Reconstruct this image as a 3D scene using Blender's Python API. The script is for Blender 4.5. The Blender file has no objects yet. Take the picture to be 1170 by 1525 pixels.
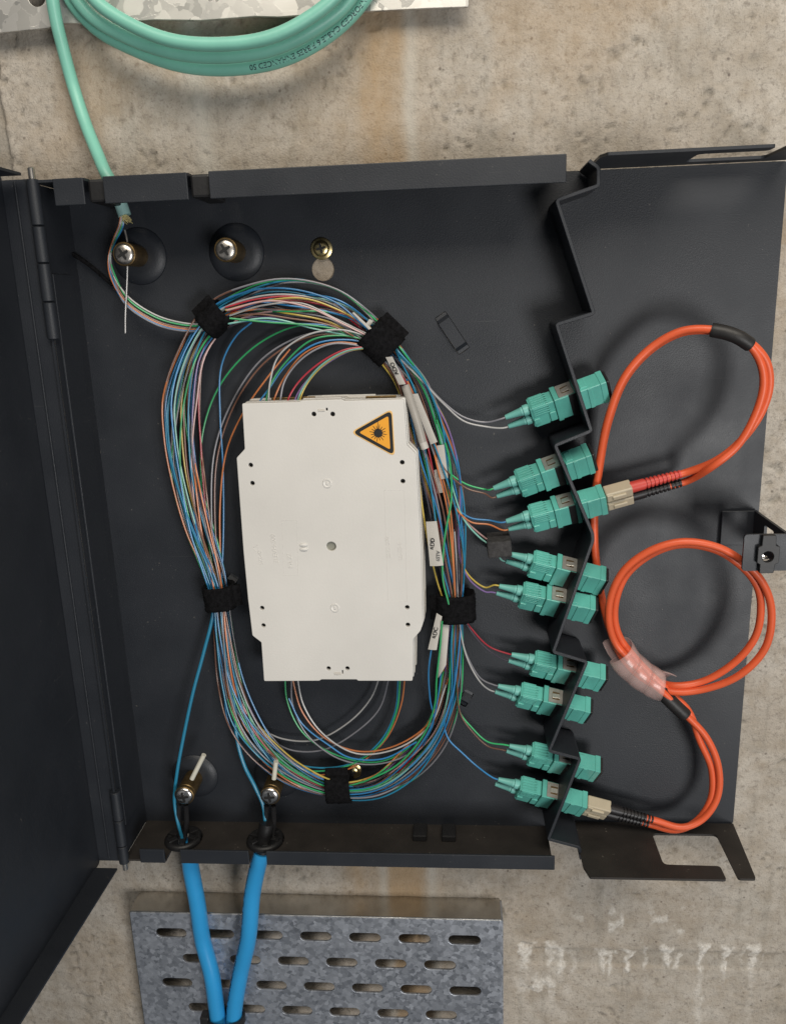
import bpy, bmesh, math, random
import numpy as np
from mathutils import Vector, Matrix
random.seed(7); rng = np.random.default_rng(7)
S = 0.001                      # everything below is in millimetres

# ---------------------------------------------------------------- camera
F, PW, PH, DIST = 1220.0, 1170.0, 1525.0, 430.0
_v = np.array([755 - PW/2, 5500 - PH/2, F]); _h = np.array([-15000 - PW/2, 1020 - PH/2, F])
DN = _v/np.linalg.norm(_v); RT = -(_h - DN*(_h@DN)); RT /= np.linalg.norm(RT); NN = np.cross(RT, DN)
cam = bpy.data.cameras.new('camera'); camo = bpy.data.objects.new('camera', cam)
bpy.context.scene.collection.objects.link(camo)
cam.sensor_fit = 'VERTICAL'; cam.sensor_height = 36; cam.lens = F/PH*36
cam.clip_start = 0.005; cam.clip_end = 50
m = Matrix.Identity(4)
for i, col in enumerate([(RT[0], NN[0], -DN[0]), (-RT[1], -NN[1], DN[1]), (-RT[2], -NN[2], DN[2])]):
    for j in range(3): m[j][i] = col[j]
m[1][3] = -DIST*S
camo.matrix_world = m
bpy.context.scene.camera = camo

# ---------------------------------------------------------------- light
sc = bpy.context.scene
w = bpy.data.worlds.new('World'); sc.world = w; w.use_nodes = True
w.node_tree.nodes['Background'].inputs[0].default_value = (0.84, 0.92, 1.0, 1)
w.node_tree.nodes['Background'].inputs[1].default_value = 0.10
def area(name, loc, target, size, power, color):
    l = bpy.data.lights.new(name, 'AREA'); l.shape = 'RECTANGLE'; l.size = size[0]; l.size_y = size[1]
    l.energy = power; l.color = color
    o = bpy.data.objects.new(name, l); sc.collection.objects.link(o)
    o.location = loc
    o.rotation_euler = (Vector(target) - Vector(loc)).to_track_quat('-Z', 'Y').to_euler()
    return o
area('daylight_from_opening', (0.60, -1.22, -0.40), (0, 0, -0.12), (0.42, 0.42), 10.2, (1.0, 0.985, 0.965))
area('daylight_from_above', (0.12, -0.82, 0.78), (0, 0, 0.05), (0.9, 0.5), 13.3, (1.0, 0.92, 0.80))
sc.view_settings.view_transform = 'Standard'; sc.view_settings.look = 'None'
sc.view_settings.exposure = -0.12; sc.view_settings.gamma = 1.0
sc.view_settings.use_curve_mapping = False

# ---------------------------------------------------------------- helpers
COL = sc.collection
WLOC = {}
def at(px, py, h):
    """world point (x, h, z) in mm of a photo pixel at height h above the wall"""
    r = np.array([px - PW/2, py - PH/2, F]); wv = np.array([r@RT, r@NN, -(r@DN)])
    t = (DIST - h)/wv[1]
    return (wv[0]*t, h, wv[2]*t)
def W(p):
    return Vector((p[0], -p[1], p[2]))
def tag(o, label=None, cat=None, group=None, kind=None):
    if label: o['label'] = label
    if cat: o['category'] = cat
    if group: o['group'] = group
    if kind: o['kind'] = kind
    return o
def empty(name, loc, label, cat, group=None, mat=None):
    """loc in mm (x, h, z)"""
    o = bpy.data.objects.new(name, None); COL.objects.link(o); o.empty_display_size = .01
    o.location = W(loc)*S
    WLOC[o.name] = (np.array(W(loc)), None)
    if mat is not None:
        o.matrix_world = mat
        WLOC[o.name] = None
    tag(o, label, cat, group)
    return o
def build(name, geo, material, parent=None, smooth=False, local=False, loc=None):
    """geo = (verts Nx3 in world mm [x,y,z], faces). Vertex positions are made relative to the object's own origin."""
    V, Fc = geo[0], geo[1]
    V = np.asarray(V, dtype=float)
    if local: base = np.zeros(3); oloc = np.zeros(3)
    else:
        base = V.mean(axis=0) if loc is None else np.asarray(loc, float)
        oloc = base.copy()
        if parent is not None and WLOC.get(parent.name) is not None: oloc = base - WLOC[parent.name][0]
    me = bpy.data.meshes.new(name); me.from_pydata(((V-base)*S).tolist(), [], Fc); me.update()
    if smooth:
        me.polygons.foreach_set('use_smooth', [True]*len(me.polygons))
        if smooth == 'angle':
            try: me.set_sharp_from_angle(angle=math.radians(35))
            except Exception: pass
    if material is not None: me.materials.append(material)
    o = bpy.data.objects.new(name, me); COL.objects.link(o)
    if parent is not None: o.parent = parent
    o.location = oloc*S
    WLOC[o.name] = (base, None)
    return o
class G:
    """geometry collector, coordinates in mm"""
    def __init__(s): s.v = []; s.f = []
    def add(s, V, Fc):
        n = len(s.v); s.v += [tuple(p) for p in V]; s.f += [tuple(i+n for i in f) for f in Fc]; return s
    def geo(s): return (np.array(s.v), s.f)
def bm_geo(bm):
    bm.verts.ensure_lookup_table()
    V = [tuple(v.co) for v in bm.verts]; Fc = [tuple(v.index for v in f.verts) for f in bm.faces]
    bm.free(); return V, Fc
def box(x0, x1, y0, y1, z0, z1, bev=0.0, seg=2):
    bm = bmesh.new(); bmesh.ops.create_cube(bm, size=1)
    for v in bm.verts:
        v.co = Vector(((x0+x1)/2 + v.co.x*(x1-x0), (y0+y1)/2 + v.co.y*(y1-y0), (z0+z1)/2 + v.co.z*(z1-z0)))
    if bev > 0: bmesh.ops.bevel(bm, geom=bm.edges[:], offset=bev, segments=seg, affect='EDGES', profile=.5)
    bm.verts.index_update(); return bm_geo(bm)
def xf(geo, M):
    V, Fc = geo; M = Matrix(M)
    return ([tuple(M @ Vector(p)) for p in V], Fc)
def frame(o, ux, uy, uz):
    m = Matrix.Identity(4)
    for j in range(3): m[j][0] = ux[j]; m[j][1] = uy[j]; m[j][2] = uz[j]; m[j][3] = o[j]
    return m
def round_poly(pts, r, seg=4):
    out = []; n = len(pts)
    for i in range(n):
        p = np.array(pts[i], float); rr = r[i] if isinstance(r, (list, tuple)) else r
        a = np.array(pts[i-1], float) - p; b = np.array(pts[(i+1) % n], float) - p
        la, lb = np.linalg.norm(a), np.linalg.norm(b)
        if rr <= 0: out.append(tuple(p)); continue
        d = min(rr, la*.45, lb*.45); A = p + a/la*d; B = p + b/lb*d
        for k in range(seg+1):
            t = k/seg; out.append(tuple((1-t)**2*A + 2*t*(1-t)*p + t*t*B))
    return out
def circle(cx, cy, r, n=20):
    return [(cx + r*math.cos(2*math.pi*k/n), cy + r*math.sin(2*math.pi*k/n)) for k in range(n)]
def plate(outline, holes=(), t=1.0, bev=0.0):
    """flat sheet in local xy with thickness t (z from 0 to t), real holes"""
    cu = bpy.data.curves.new('tmp', 'CURVE'); cu.dimensions = '2D'; cu.fill_mode = 'BOTH'
    cu.extrude = max(t/2 - bev, .001); cu.bevel_depth = bev; cu.bevel_resolution = 1
    for loop in [outline] + list(holes):
        sp = cu.splines.new('POLY'); sp.points.add(len(loop)-1); sp.use_cyclic_u = True
        for q, p in zip(sp.points, loop): q.co = (p[0], p[1], 0, 1)
    ob = bpy.data.objects.new('tmp', cu)
    me = bpy.data.meshes.new_from_object(ob)
    V = [(v.co.x, v.co.y, v.co.z + t/2) for v in me.vertices]; Fc = [tuple(p.vertices) for p in me.polygons]
    bpy.data.objects.remove(ob); bpy.data.curves.remove(cu); bpy.data.meshes.remove(me)
    return V, Fc
def sheet_xz(outline, holes, h0, t, bev=0.0):
    """sheet parallel to the wall; outline in world (x, z), back face at height h0"""
    return xf(plate(outline, holes, t, bev), frame((0, -h0, 0), (1, 0, 0), (0, 0, 1), (0, -1, 0)))
def sheet_xh(outline, holes, z0, t, bev=0.0):
    """sheet perpendicular to the wall, horizontal; outline in (x, h), z from z0 to z0+t"""
    return xf(plate(outline, holes, t, bev), frame((0, 0, z0), (1, 0, 0), (0, -1, 0), (0, 0, 1)))
def sheet_hz(outline, holes, x0, t, bev=0.0):
    return xf(plate(outline, holes, t, bev), frame((x0, 0, 0), (0, -1, 0), (0, 0, 1), (1, 0, 0)))
def catmull(P, n=8, closed=False):
    P = np.asarray(P, float); N = len(P); out = []
    rngi = range(N) if closed else range(N-1)
    for i in rngi:
        if closed: a, b, c, d = P[(i-1) % N], P[i], P[(i+1) % N], P[(i+2) % N]
        else: a, b, c, d = P[max(i-1, 0)], P[i], P[i+1], P[min(i+2, N-1)]
        # centripetal
        def tj(ti, p, q): return ti + max(np.linalg.norm(q-p), 1e-6)**.5
        t0 = 0; t1 = tj(t0, a, b) if np.linalg.norm(b-a) > 1e-9 else tj(t0, b, c); t2 = tj(t1, b, c); t3 = tj(t2, c, d) if np.linalg.norm(d-c) > 1e-9 else t2 + (t2-t1)
        if np.linalg.norm(b-a) < 1e-9: a = 2*b - c; t1 = tj(0, a, b); t2 = tj(t1, b, c); t3 = tj(t2, c, d) if np.linalg.norm(d-c) > 1e-9 else t2+(t2-t1)
        if np.linalg.norm(d-c) < 1e-9: d = 2*c - b; t3 = tj(t2, c, d)
        for k in range(n):
            t = t1 + (t2-t1)*k/n
            A1 = (t1-t)/(t1-t0)*a + (t-t0)/(t1-t0)*b; A2 = (t2-t)/(t2-t1)*b + (t-t1)/(t2-t1)*c; A3 = (t3-t)/(t3-t2)*c + (t-t2)/(t3-t2)*d
            B1 = (t2-t)/(t2-t0)*A1 + (t-t0)/(t2-t0)*A2; B2 = (t3-t)/(t3-t1)*A2 + (t-t1)/(t3-t1)*A3
            out.append((t2-t)/(t2-t1)*B1 + (t-t1)/(t2-t1)*B2)
    if not closed: out.append(P[-1])
    return np.array(out)
def sweep(path, r, sides=8, closed=False, cap=True):
    """tube along a dense path of world points; r a number or one per point. returns geo, frames"""
    P = np.asarray(path, float); n = len(P)
    T = np.gradient(P, axis=0) if not closed else (np.roll(P, -1, 0) - np.roll(P, 1, 0))
    T /= np.linalg.norm(T, axis=1)[:, None] + 1e-12
    up = np.array([0, -1.0, 0.0])               # towards the viewer
    R = np.full(n, float(r)) if np.isscalar(r) else np.asarray(r, float)
    A = up[None] - T*(T@up)[:, None]; la = np.linalg.norm(A, axis=1)
    bad = la < .05
    A[bad] = np.cross(T[bad], np.array([1.0, 0, 0])) if bad.any() else A[bad]
    A /= np.linalg.norm(A, axis=1)[:, None]
    B = np.cross(T, A)
    ang = np.linspace(0, 2*math.pi, sides, endpoint=False)
    V = (P[:, None] + R[:, None, None]*(np.cos(ang)[None, :, None]*A[:, None] + np.sin(ang)[None, :, None]*B[:, None])).reshape(-1, 3)
    Fc = []
    for i in range(n if closed else n-1):
        j = (i+1) % n
        for k in range(sides):
            l = (k+1) % sides
            Fc.append((i*sides+k, i*sides+l, j*sides+l, j*sides+k))
    if cap and not closed:
        Fc.append(tuple(range(sides))[::-1]); Fc.append(tuple((n-1)*sides + k for k in range(sides)))
    return (V, Fc), (P, T, A, B)
def wp(pts): return np.array([tuple(W(at(*p))) for p in pts])      # photo (px, py, h) list -> world mm
def tube(name, P, r, material, parent=None, n=8, sides=8, closed=False, dense=False):
    path = P if dense else catmull(P, n, closed)
    g, fr = sweep(path, r, sides, closed)
    o = build(name, g, material, parent, smooth='angle')
    return o, fr
def lathe(profile, n=24):
    """profile (r, z) rotated about z, open ends unless r=0"""
    V = []; Fc = []
    for r, z in profile:
        for k in range(n): V.append((r*math.cos(2*math.pi*k/n), r*math.sin(2*math.pi*k/n), z))
    for i in range(len(profile)-1):
        for k in range(n):
            l = (k+1) % n; Fc.append((i*n+k, i*n+l, (i+1)*n+l, (i+1)*n+k))
    Fc.append(tuple((len(profile)-1)*n+k for k in range(n))); Fc.append(tuple(range(n))[::-1])
    return V, Fc
def facing(x, h, z, rot=0.0):
    """frame whose local z points away from the wall"""
    c, s = math.cos(rot), math.sin(rot)
    return frame((x, -h, z), (c, 0, s), (-s, 0, c), (0, -1, 0))

# ---------------------------------------------------------------- materials
def mat(name, col, rough=.5, metal=0.0, var=0.0, vscale=120, bump=0.0, bscale=600, spec=.5, dust=0.0, sheen=0.0, trans=0.0, alpha=1.0, rvar=0.0, sss=0.0, scratch=0.0, orand=0.0):
    M = bpy.data.materials.new(name); M.use_nodes = True; nt = M.node_tree; L = nt.links; b = nt.nodes['Principled BSDF']
    b.inputs['Base Color'].default_value = (*col, 1); b.inputs['Roughness'].default_value = rough
    b.inputs['Metallic'].default_value = metal; b.inputs['Specular IOR Level'].default_value = spec
    if sheen: b.inputs['Sheen Weight'].default_value = sheen
    if trans: b.inputs['Transmission Weight'].default_value = trans
    if alpha < 1: b.inputs['Alpha'].default_value = alpha
    if sss: b.inputs['Subsurface Weight'].default_value = sss; b.inputs['Subsurface Radius'].default_value = (.004, .002, .001)
    tc = nt.nodes.new('ShaderNodeTexCoord'); src = tc.outputs['Object']
    last = None
    if var > 0 or dust > 0:
        nz = nt.nodes.new('ShaderNodeTexNoise'); nz.inputs['Scale'].default_value = vscale; nz.inputs['Detail'].default_value = 6
        L.new(src, nz.inputs['Vector'])
        mr = nt.nodes.new('ShaderNodeMapRange'); L.new(nz.outputs['Fac'], mr.inputs[0])
        mr.inputs[1].default_value = .3; mr.inputs[2].default_value = .7; mr.inputs[3].default_value = 1-var; mr.inputs[4].default_value = 1+var
        mx = nt.nodes.new('ShaderNodeVectorMath'); mx.operation = 'SCALE'; mx.inputs[0].default_value = col
        L.new(mr.outputs[0], mx.inputs['Scale']); last = mx.outputs[0]
        if dust > 0:
            vo = nt.nodes.new('ShaderNodeTexNoise'); vo.inputs['Scale'].default_value = 900; vo.inputs['Detail'].default_value = 2
            L.new(src, vo.inputs['Vector'])
            n2 = nt.nodes.new('ShaderNodeTexNoise'); n2.inputs['Scale'].default_value = 60; L.new(src, n2.inputs['Vector'])
            ad = nt.nodes.new('ShaderNodeMath'); ad.operation = 'MULTIPLY_ADD'; L.new(n2.outputs['Fac'], ad.inputs[0]); ad.inputs[1].default_value = .35; L.new(vo.outputs['Fac'], ad.inputs[2])
            r2 = nt.nodes.new('ShaderNodeMapRange'); L.new(ad.outputs[0], r2.inputs[0]); r2.inputs[1].default_value = .93; r2.inputs[2].default_value = 1.0; r2.inputs[4].default_value = dust
            mm = nt.nodes.new('ShaderNodeMix'); mm.data_type = 'RGBA'; L.new(r2.outputs[0], mm.inputs['Factor']); L.new(last, mm.inputs[6]); mm.inputs[7].default_value = (.33, .3, .26, 1)
            last = mm.outputs[2]
        if scratch > 0:
            for rz, sd in ((.5, 1), (-1.1, 7)):
                mp = nt.nodes.new('ShaderNodeMapping'); mp.inputs['Rotation'].default_value = (0, rz, 0); mp.inputs['Scale'].default_value = (18, 18, 900); mp.inputs['Location'].default_value = (sd, 0, sd)
                L.new(src, mp.inputs['Vector']); ns = nt.nodes.new('ShaderNodeTexNoise'); ns.inputs['Scale'].default_value = 1.0; ns.inputs['Detail'].default_value = 2; L.new(mp.outputs[0], ns.inputs['Vector'])
                r4 = nt.nodes.new('ShaderNodeMapRange'); L.new(ns.outputs['Fac'], r4.inputs[0]); r4.inputs[1].default_value = .74; r4.inputs[2].default_value = .80; r4.inputs[4].default_value = scratch
                m4 = nt.nodes.new('ShaderNodeMix'); m4.data_type = 'RGBA'; L.new(r4.outputs[0], m4.inputs['Factor']); L.new(last, m4.inputs[6]); m4.inputs[7].default_value = (.12, .12, .12, 1); last = m4.outputs[2]
        if orand > 0:
            oi = nt.nodes.new('ShaderNodeObjectInfo'); r5 = nt.nodes.new('ShaderNodeMapRange'); L.new(oi.outputs['Random'], r5.inputs[0]); r5.inputs[3].default_value = 1-orand; r5.inputs[4].default_value = 1+orand
            v5 = nt.nodes.new('ShaderNodeVectorMath'); v5.operation = 'SCALE'; L.new(last, v5.inputs[0]); L.new(r5.outputs[0], v5.inputs['Scale']); last = v5.outputs[0]
        L.new(last, b.inputs['Base Color'])
        if rvar:
            r3 = nt.nodes.new('ShaderNodeMapRange'); L.new(nz.outputs['Fac'], r3.inputs[0]); r3.inputs[1].default_value = .3; r3.inputs[2].default_value = .7
            r3.inputs[3].default_value = rough - rvar; r3.inputs[4].default_value = rough + rvar; L.new(r3.outputs[0], b.inputs['Roughness'])
    if bump > 0:
        nb = nt.nodes.new('ShaderNodeTexNoise'); nb.inputs['Scale'].default_value = bscale; nb.inputs['Detail'].default_value = 4; L.new(src, nb.inputs['Vector'])
        bp = nt.nodes.new('ShaderNodeBump'); bp.inputs['Strength'].default_value = bump; bp.inputs['Distance'].default_value = .0004
        L.new(nb.outputs['Fac'], bp.inputs['Height']); L.new(bp.outputs[0], b.inputs['Normal'])
    return M
def spangle(name, scale, lo, hi, rough=.42, metal=.75, dist=.6):
    M = bpy.data.materials.new(name); M.use_nodes = True; nt = M.node_tree; L = nt.links; b = nt.nodes['Principled BSDF']
    tc = nt.nodes.new('ShaderNodeTexCoord'); nz = nt.nodes.new('ShaderNodeTexNoise'); nz.inputs['Scale'].default_value = scale*.8; nz.inputs['Detail'].default_value = 3
    L.new(tc.outputs['Object'], nz.inputs['Vector'])
    sb = nt.nodes.new('ShaderNodeVectorMath'); sb.operation = 'MULTIPLY_ADD'; L.new(nz.outputs['Color'], sb.inputs[0])
    sb.inputs[1].default_value = (dist/scale,)*3; L.new(tc.outputs['Object'], sb.inputs[2])
    vo = nt.nodes.new('ShaderNodeTexVoronoi'); vo.inputs['Scale'].default_value = scale; L.new(sb.outputs[0], vo.inputs['Vector'])
    sp = nt.nodes.new('ShaderNodeSeparateColor'); L.new(vo.outputs['Color'], sp.inputs[0])
    n3 = nt.nodes.new('ShaderNodeTexNoise'); n3.inputs['Scale'].default_value = 25; n3.inputs['Detail'].default_value = 5; L.new(tc.outputs['Object'], n3.inputs['Vector'])
    mu = nt.nodes.new('ShaderNodeMath'); mu.operation = 'MULTIPLY_ADD'; L.new(n3.outputs['Fac'], mu.inputs[0]); mu.inputs[1].default_value = 1.1; L.new(sp.outputs[0], mu.inputs[2])
    mr = nt.nodes.new('ShaderNodeMapRange'); L.new(mu.outputs[0], mr.inputs[0]); mr.inputs[1].default_value = .35; mr.inputs[2].default_value = 1.25
    mx = nt.nodes.new('ShaderNodeMix'); mx.data_type = 'RGBA'; L.new(mr.outputs[0], mx.inputs['Factor']); mx.inputs[6].default_value = (*lo, 1); mx.inputs[7].default_value = (*hi, 1)
    L.new(mx.outputs[2], b.inputs['Base Color']); b.inputs['Metallic'].default_value = metal
    r2 = nt.nodes.new('ShaderNodeMapRange'); L.new(sp.outputs[1], r2.inputs[0]); r2.inputs[3].default_value = rough-.1; r2.inputs[4].default_value = rough+.18
    L.new(r2.outputs[0], b.inputs['Roughness'])
    bp = nt.nodes.new('ShaderNodeBump'); bp.inputs['Strength'].default_value = .25; bp.inputs['Distance'].default_value = .0003; L.new(sp.outputs[2], bp.inputs['Height']); L.new(bp.outputs[0], b.inputs['Normal'])
    return M
PAINT = mat('dark_powder_coat', (.0165, .0195, .0255), .48, var=.10, vscale=30, bump=.25, bscale=1500, dust=.30, rvar=.08, scratch=.25)
PAINT_DUSTY = mat('dusty_powder_coat', (.024, .0205, .018), .6, var=.3, vscale=60, bump=.4, bscale=1500, dust=.8)
BLACK = mat('black_plastic', (.010, .010, .011), .5, var=.2, bump=.2)
CLIPBLACK = mat('black_clip_plastic', (.02, .021, .023), .35, var=.2, bump=.2)
TRAY = mat('off_white_plastic', (.665, .65, .62), .40, var=.06, vscale=16, bump=.15, bscale=900, rvar=.08)
TRAYD = mat('grey_white_plastic', (.58, .55, .50), .5, var=.05, vscale=60, bump=.1)
AQUA = mat('aqua_plastic', (.115, .44, .375), .28, var=.07, vscale=150, bump=.08, bscale=700, orand=.10)
AQUAB = mat('aqua_boot_rubber', (.16, .46, .41), .45, var=.06, vscale=150, bump=.08)
AQUACABLE = mat('aqua_cable_jacket', (.22, .55, .44), .42, var=.06, vscale=60, bump=.15, bscale=500)
AQUAEND = mat('pale_aqua_jacket_end', (.30, .50, .48), .45, var=.1)
BLUECABLE = mat('blue_cable_jacket', (.028, .30, .64), .33, var=.06, vscale=50, bump=.12, bscale=400)
ORANGE = mat('orange_cord_jacket', (.72, .112, .038), .42, var=.06, vscale=80, bump=.1)
REDBOOT = mat('red_boot_rubber', (.58, .06, .045), .5, var=.1)
BEIGE = mat('beige_plastic', (.47, .41, .30), .42, var=.06, bump=.08)
STEEL = mat('nickel_steel', (.62, .58, .53), .3, 1.0, var=.12, vscale=300, bump=.2)
CHROME = mat('bright_screw_steel', (.74, .72, .70), .22, 1.0, var=.1, vscale=300)
BRASS = mat('aged_brass', (.20, .135, .06), .42, .85, var=.3, vscale=200, bump=.2)
GOLD = mat('yellow_zinc', (.62, .50, .25), .28, 1.0, var=.2, vscale=250)
CLIPMETAL = mat('stainless_clip', (.52, .50, .46), .28, .6, var=.15, vscale=400)
PAPER = mat('label_paper', (.50, .48, .445), .55, var=.04, bump=.1)
SLEEVE = mat('grey_sleeve_plastic', (.36, .34, .31), .35, var=.06)
INK = mat('black_ink', (.012, .012, .012), .5)
INKB = mat('dark_print', (.02, .05, .06), .5)
SIGN = mat('warning_yellow_vinyl', (.84, .38, .04), .35, var=.03, bump=.05)
SIGNL = mat('sticker_rim_vinyl', (.80, .50, .18), .4)
VELCRO = mat('black_fabric_hook_tape', (.007, .007, .008), .95, var=.5, vscale=500, bump=1.0, bscale=1800, spec=.1)
YARN = mat('yellow_aramid_yarn', (.55, .47, .22), .7, var=.15)
ROD = mat('white_glass_rod', (.62, .60, .52), .45, var=.06)
SHRINK = mat('black_heat_shrink', (.016, .015, .015), .5, var=.2, bump=.3, bscale=400)
WRAP = mat('clear_spiral_wrap', (.85, .62, .58), .22, alpha=.24, spec=.8, bump=.1)
DUCT = mat('black_translucent_tube', (.02, .02, .022), .18, spec=.8, alpha=.85)
CAPB = mat('black_dust_cap', (.014, .013, .014), .45)
GALV = spangle('galvanised_steel_fine', 420, (.24, .26, .30), (.52, .55, .61), .36, .75, 1.8)
GALVSM = mat('smooth_galvanised_flange', (.52, .50, .46), .24, 1.0, var=.18, vscale=60, bump=.15)
GALVBIG = spangle('galvanised_steel_coarse', 115, (.36, .355, .335), (.68, .66, .62), .36, .6, 2.2)
FC = dict(blue=(.03, .19, .42), orange=(.50, .17, .06), green=(.035, .36, .13), brown=(.17, .085, .06), grey=(.20, .20, .225),
          white=(.38, .38, .38), red=(.42, .03, .05), black=(.05, .045, .06), yellow=(.56, .42, .08), violet=(.22, .14, .34),
          pink=(.46, .29, .28), aqua=(.20, .45, .39), teal=(.02, .26, .36))
FM = {k: mat('%s_fibre_coating' % k, v, .32, var=.12, vscale=80, orand=.2) for k, v in FC.items()}
FM['teal'] = mat('blue_fibre_tube', (.018, .20, .34), .35, var=.05)

# ---------------------------------------------------------------- concrete wall
def vnoise(x, y, seed):
    r = np.random.default_rng(seed); T = r.random((256, 256))
    xi = np.floor(x).astype(int); yi = np.floor(y).astype(int); fx = x-xi; fy = y-yi
    fx = fx*fx*(3-2*fx); fy = fy*fy*(3-2*fy)
    g = lambda a, b: T[a % 256, b % 256]
    return (g(xi, yi)*(1-fx)+g(xi+1, yi)*fx)*(1-fy) + (g(xi, yi+1)*(1-fx)+g(xi+1, yi+1)*fx)*fy
def fbm(x, y, seed, o=4):
    s = 0; a = 1; t = 0
    for k in range(o): s = s + a*vnoise(x*2**k, y*2**k, seed+k); t += a; a *= .5
    return s/t
def wall():
    hole_w = (at(481, 401, 0)[0], at(481, 401, 0)[2])
    st = 1.15; xs = np.arange(-430, 400, st); zs = np.arange(-620, 330, st)
    X, Z = np.meshgrid(xs, zs); nx, nz = len(xs), len(zs)
    sm = lambda a, b, v: np.clip((v-a)/(b-a), 0, 1)**2*(3-2*np.clip((v-a)/(b-a), 0, 1))
    jx = at(18, 150, 0)[0]; jx2 = at(30, 240, 0)[0]
    edge = -222.5 + 1.2*(fbm(Z/12, Z*0, 3)-.5)*4
    left = 1-sm(-1.2, 1.2, X-edge)
    left = left*(Z > 40)
    D0 = 6.9*(1-sm(10, 20, np.hypot(X-hole_w[0], Z-hole_w[1]))); D = .5*(fbm(X/35, Z/35, 10)-.5) + .9*(fbm(X/6, Z/6, 20)-.5)  # wall bulge added behind the panel hole to keep the concrete there bright
    pit = sm(.70, .80, fbm(X/3.2, Z/3.2, 40, 2))*sm(.45, .6, fbm(X/30, Z/30, 50)); D -= 1.5*pit; dark_pit = pit
    D -= 3.0*left
    # shutter-board joint across the lower right and its lime crusts
    z0 = at(950, 1417, 0)[2]; z1 = at(950, 1438, 0)[2]
    band = sm(z1-1.5, z1, Z)*(1-sm(z0, z0+1.5, Z))*sm(30, 45, X)
    D -= .9*band
    rust = np.zeros_like(X); white = np.zeros_like(X); dark = np.zeros_like(X)
    wob = 8*(fbm(Z/40, X/200, 60)-.5)
    xr = at(572, 150, 0)[0]
    rust += np.exp(-((X-xr-1.6*wob)/15)**2)*(.40+.75*fbm(X/6, Z/30, 61))*.95
    rust += np.exp(-((X-xr+22-wob)/34)**2)*.42*fbm(X/12, Z/50, 63)
    rust += np.exp(-((X-(-37)-wob)/8)**2)*.8*(Z < -250)*(.4+.6*fbm(X/5, Z/25, 62))
    rust += np.exp(-((X-(-62)-wob)/9)**2)*.5*(Z < -250)*(Z > -380)*fbm(X/5, Z/12, 66)*1.6
    rust += .40*sm(.48, .75, fbm(X/45, Z/70, 64))*(.4+.8*(Z > 20))
    xg = at(612, 150, 0)[0]
    grey = np.exp(-((X-xg-wob*.6)/3.5)**2)*(.6+.4*fbm(X/5, Z/20, 65))
    grey += np.exp(-((X-at(297, 180, 0)[0]-wob)/5)**2)*.7*(Z > 40)
    grey += np.exp(-((X-(-48)-wob)/3)**2)*(Z < -250)*.8
    dark += .9*dark_pit + .35*sm(.5, .8, fbm(X/14, Z/14, 70)) + .4*sm(.62, .8, fbm(X/3.5, Z/60, 77)) + .6*left + .32*band
    dark += .5*np.exp(-((Z-at(300, 45, 0)[2])/4)**2)*(X < 0)  # shade below the galvanised plate's edge, put into the wall colour
    dark += .35*sm(150, 260, X)*(Z < -250)
    wx = 3.5*(fbm(X/4.5, Z/4.5, 91, 3)-.5)*2; wz = 3.5*(fbm(X/4.5, Z/4.5, 95, 3)-.5)*2
    for px, wdt, tail, amp, hh_ in [(780, 3.2, 40, .8, 9), (818, 1.8, 16, .8, 8), (834, 2.6, 18, .9, 9), (853, 1.3, 14, .5, 7), (897, 1.6, 16, .9, 8), (908, 1.5, 12, .9, 8), (934, 1.9, 12, .95, 8), (963, 1.4, 90, .6, 8),
                               (992, 2.4, 14, 1, 7), (1008, 1.5, 6, .8, 5), (1042, 1.8, 130, 1.0, 10), (1078, 1.6, 30, .95, 9), (1120, 2.2, 60, .9, 10), (1106, 1.0, 60, .5, 6), (1136, 1.0, 12, .4, 7)]:
        xx, _, zc = at(px, 1428, 0); hh_ *= 1.35; wdt *= 1.25; tail *= 1.3; amp *= .78; zc += 2.5*math.sin(px*1.7)
        wid = wdt*(.55 + .9*fbm(Z/4.0, Z*0+px+9, 82)); fork = 1 + 1.3*sm(zc+1, zc+hh_, Z)
        dx_ = np.abs(X+wx*fork*.8-xx); core = sm(1.0, .45, dx_/(wid*fork))*sm(zc-hh_*.8, zc-hh_*.6, Z+wz)*(1-sm(zc+hh_*.7, zc+hh_, Z+wz))
        trail = np.exp(-((X+wx*.8-xx-.02*(zc-Z))/(wid*1.3))**2)*np.clip(1-(zc-Z)/tail, 0, 1)*(Z < zc)*.6
        white = np.maximum(white, amp*np.maximum(core*(.55+.6*fbm(X/1.8, Z/1.8, 83)), trail*(.3+1.1*fbm(X/2.5, Z/7, 86))))
    cl = np.exp(-((Z-at(950, 1375, 0)[2])/14)**2)*sm(60, 80, X)*(1-sm(140, 170, X))
    white = np.maximum(white, cl*sm(.60, .72, fbm(X/6, Z/9, 84))*.55)
    cl = np.exp(-((Z-at(800, 1470, 0)[2])/12)**2)*np.exp(-((X-48)/18)**2)
    white = np.maximum(white, cl*sm(.52, .68, fbm(X/5, Z/9, 85))*.6)
    D += .7*sm(.35, .7, white)
    V = np.stack([X.ravel(), -(np.minimum(D, 1.2)+D0).ravel(), Z.ravel()], 1)
    i = np.arange(nx*nz).reshape(nz, nx)
    Fc = np.stack([i[:-1, :-1], i[:-1, 1:], i[1:, 1:], i[1:, :-1]], -1).reshape(-1, 4)
    me = bpy.data.meshes.new('concrete_wall')
    me.vertices.add(len(V)); me.vertices.foreach_set('co', (V*S).ravel())
    me.loops.add(Fc.size); me.loops.foreach_set('vertex_index', Fc.ravel().astype(np.int32))
    me.polygons.add(len(Fc)); me.polygons.foreach_set('loop_start', (np.arange(len(Fc))*4).astype(np.int32))
    me.update(calc_edges=True); me.polygons.foreach_set('use_smooth', [True]*len(Fc))
    ca = me.color_attributes.new('marks', 'FLOAT_COLOR', 'POINT')
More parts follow.
